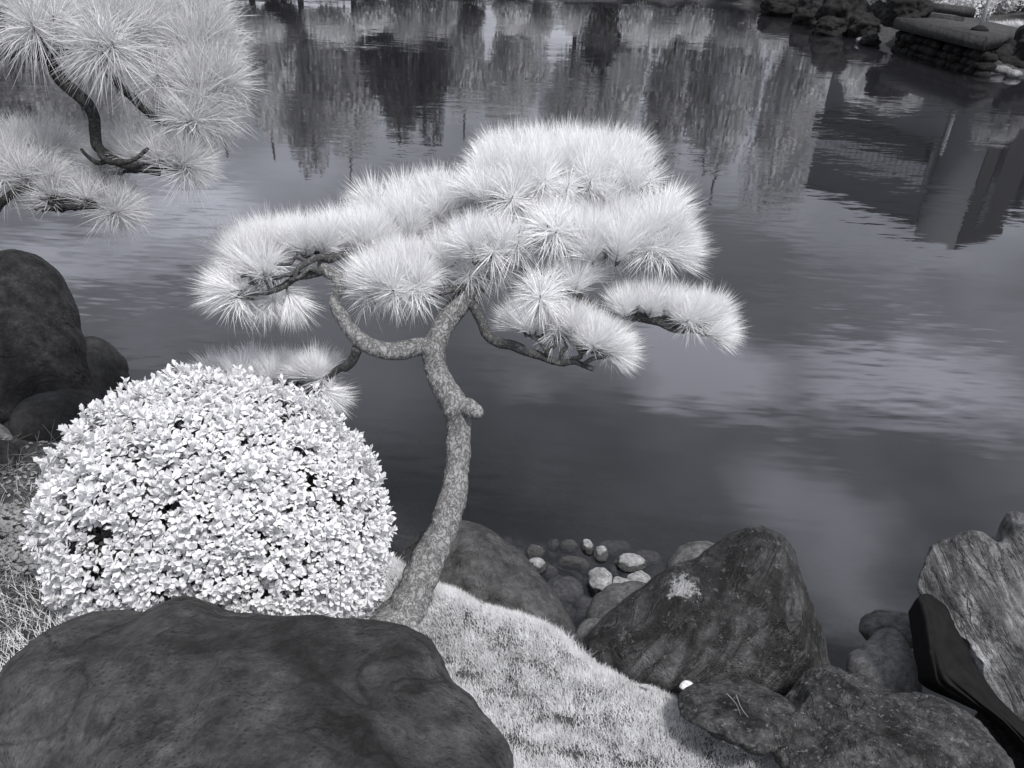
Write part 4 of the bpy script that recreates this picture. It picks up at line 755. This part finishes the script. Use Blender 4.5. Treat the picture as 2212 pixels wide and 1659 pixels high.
FR = [(2185, 132, .25, (.9, .6, .5), 'low dark rock at the shore right of the landing'), (2150, 138, .1, (.45, .4, .35), 'small dark rock under the right corner of the landing'), (1905, 42, .5, (.55, .6, .6), 'pointed dark rock at the left end of the landing'), (1865, 60, .3, (.6, .6, .5), 'dark rock on the far shore left of the landing'), (1820, 30, .6, (.9, .8, .9), 'big dark rock high on the far shore'), (1765, 30, .4, (.9, .8, .7), 'dark shore rock left of the dark far rocks'),
      (1700, 18, .3, (1.2, .8, .6), 'long low dark rock farthest left on the far shore'), (1960, 20, 1.2, (.75, .7, .6), 'tall dark leaning rock behind the landing corner'), (1790, 62, .2, (.6, .5, .4), 'low dark rock at the far waterline'), (2230, 115, .5, (.7, .6, .7), 'dark rock at the right edge under the landing'),
      (1880, 88, .12, (.32, .3, .22), 'dark wet stone at the water under the landing corner')]
for k_, (x, y, z, r3, lab) in enumerate(FR): blob('shore_rock', lab, x, y, z, r3, M_fr, k_+1, sub=5, amp=.55)
for k_, (x, y, lab, r_) in enumerate([(1862, 88, 'small pale stone at the water by the left end of the landing', .17), (2165, 152, 'small pale stone at the waterline below the landing', .2), (2190, 160, 'flat pale stone at the waterline near the right edge', .18), (1882, 84, 'pale pebble beside the landing corner', .1), (2125, 146, 'dull grey stone under the landing near the right', .2)]):
    blob('shore_stone', lab, x, y, .08, (r_*1.3, r_, r_*.7), M_frp, k_+30, 'stone', sub=3)

# leafy clumps: far shrubs and trees
def leafy(n, R3, leaf, r, hollow=.45, lumps=9):
    cen = r.normal(size=(lumps, 3)); cen /= np.linalg.norm(cen, axis=1)[:, None]; cen *= .55*r.random((lumps, 1))**.5; cen[0] = 0
    ci = r.integers(0, lumps, n); d = r.normal(size=(n, 3)); d /= np.linalg.norm(d, axis=1)[:, None]; rad = (.34+.2*r.random(lumps))[ci]*(hollow+(1-hollow)*r.random(n)**.5)
    p = (cen[ci]+d*rad[:, None])*np.array(R3)*1.15
    u_ = r.normal(size=(n, 3)); u_ /= np.linalg.norm(u_, axis=1)[:, None]; v_ = np.cross(u_, d+.3*r.normal(size=(n, 3))); v_ /= np.linalg.norm(v_, axis=1)[:, None]; s = leaf*(.6+.8*r.random((n, 1)))
    V = np.stack([p-u_*s*.5, p+v_*s*.35, p+u_*s*.5, p-v_*s*.35], 1).reshape(-1, 3); i0 = np.arange(n)*4; return V, np.concatenate([np.stack([i0, i0+1, i0+2], 1), np.stack([i0, i0+2, i0+3], 1)])
fr_ = np.random.default_rng(77)
crowns = {}
for mi_ in range(3):
    for v_ in range(3):
        V, T = leafy(6500, (1, 1, 1), .075, fr_, .55, 9); o = mk('crown', V, tris=T, mat=M_fleaf[mi_], smooth=False); crowns[(mi_, v_)] = o.data; bpy.data.objects.remove(o)
TW = ['bright', 'grey', 'dark']
def far_tree(x, y, h, w_, mi_, label, lean=0, trunk_r=.16, low=.35):
    z = ht(x, y); r0 = empty('tree', (x, y, z)); tag(r0, label, 'tree', 'trees on the far bank')
    S = spline(np.array([[0, 0, -.2], [lean*.3, .1, h*.3], [lean*.7, 0, h*.6], [lean, 0, h*.9]]), 5); V, T = tube_arrays(S, np.linspace(trunk_r, trunk_r*.3, len(S)), 8, .1, 3); o = mk('trunk', V, tris=T, mat=M_far, parent=r0)
    for k in range(3):
        a = k*2.1+x; b = S[5+k*2]; S2 = np.array([b, b+[math.cos(a)*w_*.3, math.sin(a)*w_*.3, h*.12], b+[math.cos(a)*w_*.55, math.sin(a)*w_*.55, h*.2]]); V, T = tube_arrays(S2, np.array([.07, .05, .02]), 6); mk('limb', V, tris=T, mat=M_far, parent=r0)
    o = bpy.data.objects.new('crown', crowns[(mi_, random.randrange(3))]); COL.objects.link(o); o.parent = r0; o.location = (lean*.8, 0, h*(1+low)/2); o.scale = (w_, w_, h*(1-low)/2); o.rotation_euler = (0, 0, random.uniform(0, 6))
def far_shrub(x, y, w_, h, mi_, label, zb=0):
    o = bpy.data.objects.new('shrub', crowns[(mi_, random.randrange(3))]); COL.objects.link(o); o.location = (x, y, ht(x, y)+h*.75+zb); o.scale = (w_, w_*.8, h); o.rotation_euler = (0, 0, random.uniform(0, 6)); tag(o, label, 'shrub', 'shrubs on the far bank')
spots = []
wds = ['leftmost', 'second from left', 'third from left', 'fourth from left', 'fifth from left', 'sixth from left', 'seventh from left', 'eighth from left', 'ninth from left', 'tenth from left', 'eleventh from left', 'twelfth from left', 'thirteenth from left', 'fourteenth from left', 'fifteenth from left', 'sixteenth from left', 'seventeenth from left', 'eighteenth from left']
# (x, y, height, width, tone)
TR = []
def hmax(x): return float(np.interp(x, [-30, -24, -18, -15, -12, -10, -8, -5, -1, 2, 5, 8, 12, 15], [9, 9, 8.2, 9.2, 10.6, 10.8, 9.8, 9.0, 8.4, 9.0, 9.2, 10.4, 12.0, 12.6]))
tr_r = random.Random(31)
for k_ in range(23):
    x = -30+k_*2.02+tr_r.uniform(-.5, .5); y = float(np.interp(x, [-30, -18, -8, 0, 8, 13], [37, 41, 46, 50, 51, 48]))+tr_r.uniform(0, 3)
    TR.append((x, y, hmax(x)*tr_r.uniform(.86, 1.05), tr_r.uniform(1.8, 2.9), 0 if k_ > 20 else tr_r.choice([0, 0, 0, 1, 2])))
wds = wds + ['nineteenth from left', 'twentieth from left', 'twenty-first from left', 'twenty-second from left', 'twenty-third from left', 'twenty-fourth from left', 'twenty-fifth from left']
for k_, (x, y, h, w_, mi_) in enumerate(TR): far_tree(x, y, h, w_, mi_, '%s leaved tree mirrored in the pond, %s on the far bank' % (TW[mi_], wds[k_]), lean=random.uniform(-.8, .8), low=random.uniform(-.1, .06))
SH = []
for k_ in range(24):
    x = -27+k_*1.72; y = float(np.interp(x, [-30, -18, -8, 0, 8, 11, 13], [34, 38, 43, 47, 48, 46.5, 44.5]))
    SH.append((x, y, tr_r.uniform(1.3, 1.9), tr_r.uniform(1.0, 1.7), tr_r.choice([0, 0, 1, 2])))
for k_, (x, y, w_, h, mi_) in enumerate(SH): far_shrub(x, y, w_, h, mi_, '%s rounded shrub mirrored at the waterline, %s on the far bank' % (TW[mi_], wds[k_]))
for k_, (x, y, w_, h, mi_) in enumerate([(13.6, 36, 1.5, 1.3, 0), (14.4, 33.5, 1.3, 1.1, 1), (15.6, 35, 1.6, 1.3, 0), (16.6, 33, 1.3, 1.0, 0), (17.8, 34.5, 1.5, 1.1, 0), (19.2, 32.5, 1.4, 1.0, 1), (20.6, 33, 1.5, 1.0, 0), (15.0, 38, 1.4, 1.5, 0)]):
    far_shrub(x, y, w_, h, mi_, '%s low shrub on the slope below the mirrored grey building, %s' % (TW[mi_], wds[k_]))
far_tree(15.4, 50, 11.5, 2.6, 0, 'tall bright tree mirrored between the far bank trees and the long grey building', lean=.2, low=.05)
far_tree(17.6, 28.6, 2.1, 1.0, 1, 'leaning dark trunked tree behind the landing at the top right', lean=-1.6, trunk_r=.22, low=.45)
far_tree(14.6, 34, 2.7, 1.9, 0, 'bright leaved tree behind the landing mirrored left of the dark tower', lean=.3, low=.3)
far_tree(21.5, 33, 2.4, 2.0, 0, 'bright low tree right of the leaning tree on the far bank', lean=.3, low=.2)
# grass on the slope behind the landing
def gf(x, y, r): return (sdist(x, y) < -.5) & ((x > 15) | (y > 29))
V, T = blades(26000, 11, 21, 24.2, 31, gf, .18, .02, 1., 5); o = mk('bank_grass', V, tris=T, mat=M_grass, smooth=False); tag(o, 'rough pale grass on the slope behind the stone landing', 'grass', kind='stuff')

# ------------------------------------------------------------------ buildings mirrored at the right
M_b1 = plain_mat('grey_wall', .20, .8, .06, 1.2, tint=(.97, 1, 1.06)); M_b2 = plain_mat('dark_grey_wall', .10, .8, .08, 1.2); M_win = plain_mat('window_glass', .02, .15, .1, 1, .5); M_pane_lit = plain_mat('lit_pane_white', .95, .6, .1, 3)  # two wall greys, the second simply darker
def obox(name, A, B, u0, u1, v0, v1, z0, z1, mat, parent):
    '''box along the line A-B: u from 0 at A to 1 at B, v metres in front of it (towards the pond is negative)'''
    A, B = np.array(A[:2]), np.array(B[:2]); d = B-A; nrm = np.array([-d[1], d[0]])/np.linalg.norm(d)
    c = [A+d*u+nrm*v for u, v in ((u0, v0), (u1, v0), (u1, v1), (u0, v1))]; V = [(p[0], p[1], z) for z in (z0, z1) for p in c]
    o = mk(name, V, faces=[(0, 3, 2, 1), (4, 5, 6, 7), (0, 1, 5, 4), (1, 2, 6, 5), (2, 3, 7, 6), (3, 0, 4, 7)], mat=mat, smooth=False); under(o, parent); return o
A_, B_ = RF(1742, 398, 42), RF(1972, 500, 36); zt1 = A_[2]
lb = empty('long_building', ((A_[0]+B_[0])/2, (A_[1]+B_[1])/2, .4)); tag(lb, 'long grey building with bright gridded window band, mirrored at the right of the pond', 'building')
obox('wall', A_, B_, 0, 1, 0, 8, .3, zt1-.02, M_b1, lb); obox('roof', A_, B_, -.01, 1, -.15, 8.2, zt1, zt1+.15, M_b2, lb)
zs0, zs1, ze = RF(1752, 284, 42)[2], RF(1752, 322, 42)[2], RF(1760, 245, 42)[2]
for r_ in range(4):
    for c_ in range(20):
        h_ = (zs1-zs0)/4; obox('pane', A_, B_, .012+c_*.0485, .012+c_*.0485+.036, -.10, -.003, zs0+r_*h_+.04, zs0+(r_+1)*h_-.04, M_pane_lit, lb)  # brightness of the windows put into the near-white pane colour
obox('eave', A_, B_, 0, .97, -.5, -.003, ze, zs0-.03, M_win, lb)
obox('column', A_, B_, .985, .998, -.3, -.003, ze, zs1, M_b1, lb)
print('bld', A_, B_, zs0, zs1, ze)
T0_, T1_, T2_ = RF(1972, 512, 36), RF(2058, 540, 34.2), RF(2148, 540, 36.8); ztt = T1_[2]
tb = empty('tower_building', (T1_[0], T1_[1], .4)); tag(tb, 'tall plain grey tower with a slit of dark windows, mirrored at the right', 'building')
bk = T0_+T2_-T1_; V, T = prism([T0_[:2], T1_[:2], T2_[:2], bk[:2]], .3, ztt, .02); under(mk('wall', V, tris=T, mat=M_b1, smooth=False), tb)
obox('shaded_side_wall', T1_, T2_, .01, .99, -.06, -.003, .35, ztt-.05, plain_mat('side_wall_shade', .055, .8, .1, 1), tb)  # shade of the tower's right face put into this panel's darker colour
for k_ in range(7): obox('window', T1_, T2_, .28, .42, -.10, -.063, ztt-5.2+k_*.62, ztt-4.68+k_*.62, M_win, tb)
rb = empty('columned_building', (T2_[0]+4, T2_[1]+2, .4)); tag(rb, 'dark building with pale columns at the right edge of the reflection', 'building'); E1, E2 = T2_+[.3, 1., 0], T2_+[14, 1., 0]; zr = RF(2212, 470, 38)[2]
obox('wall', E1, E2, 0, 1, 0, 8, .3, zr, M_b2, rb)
for k_ in range(6): obox('column', E1, E2, .04+k_*.16, .075+k_*.16, -.4, -.003, .3, zr-.3, M_b1, rb); obox('window', E1, E2, .09+k_*.16, .18+k_*.16, -.08, -.003, 2.4, zr-.8, M_win, rb)
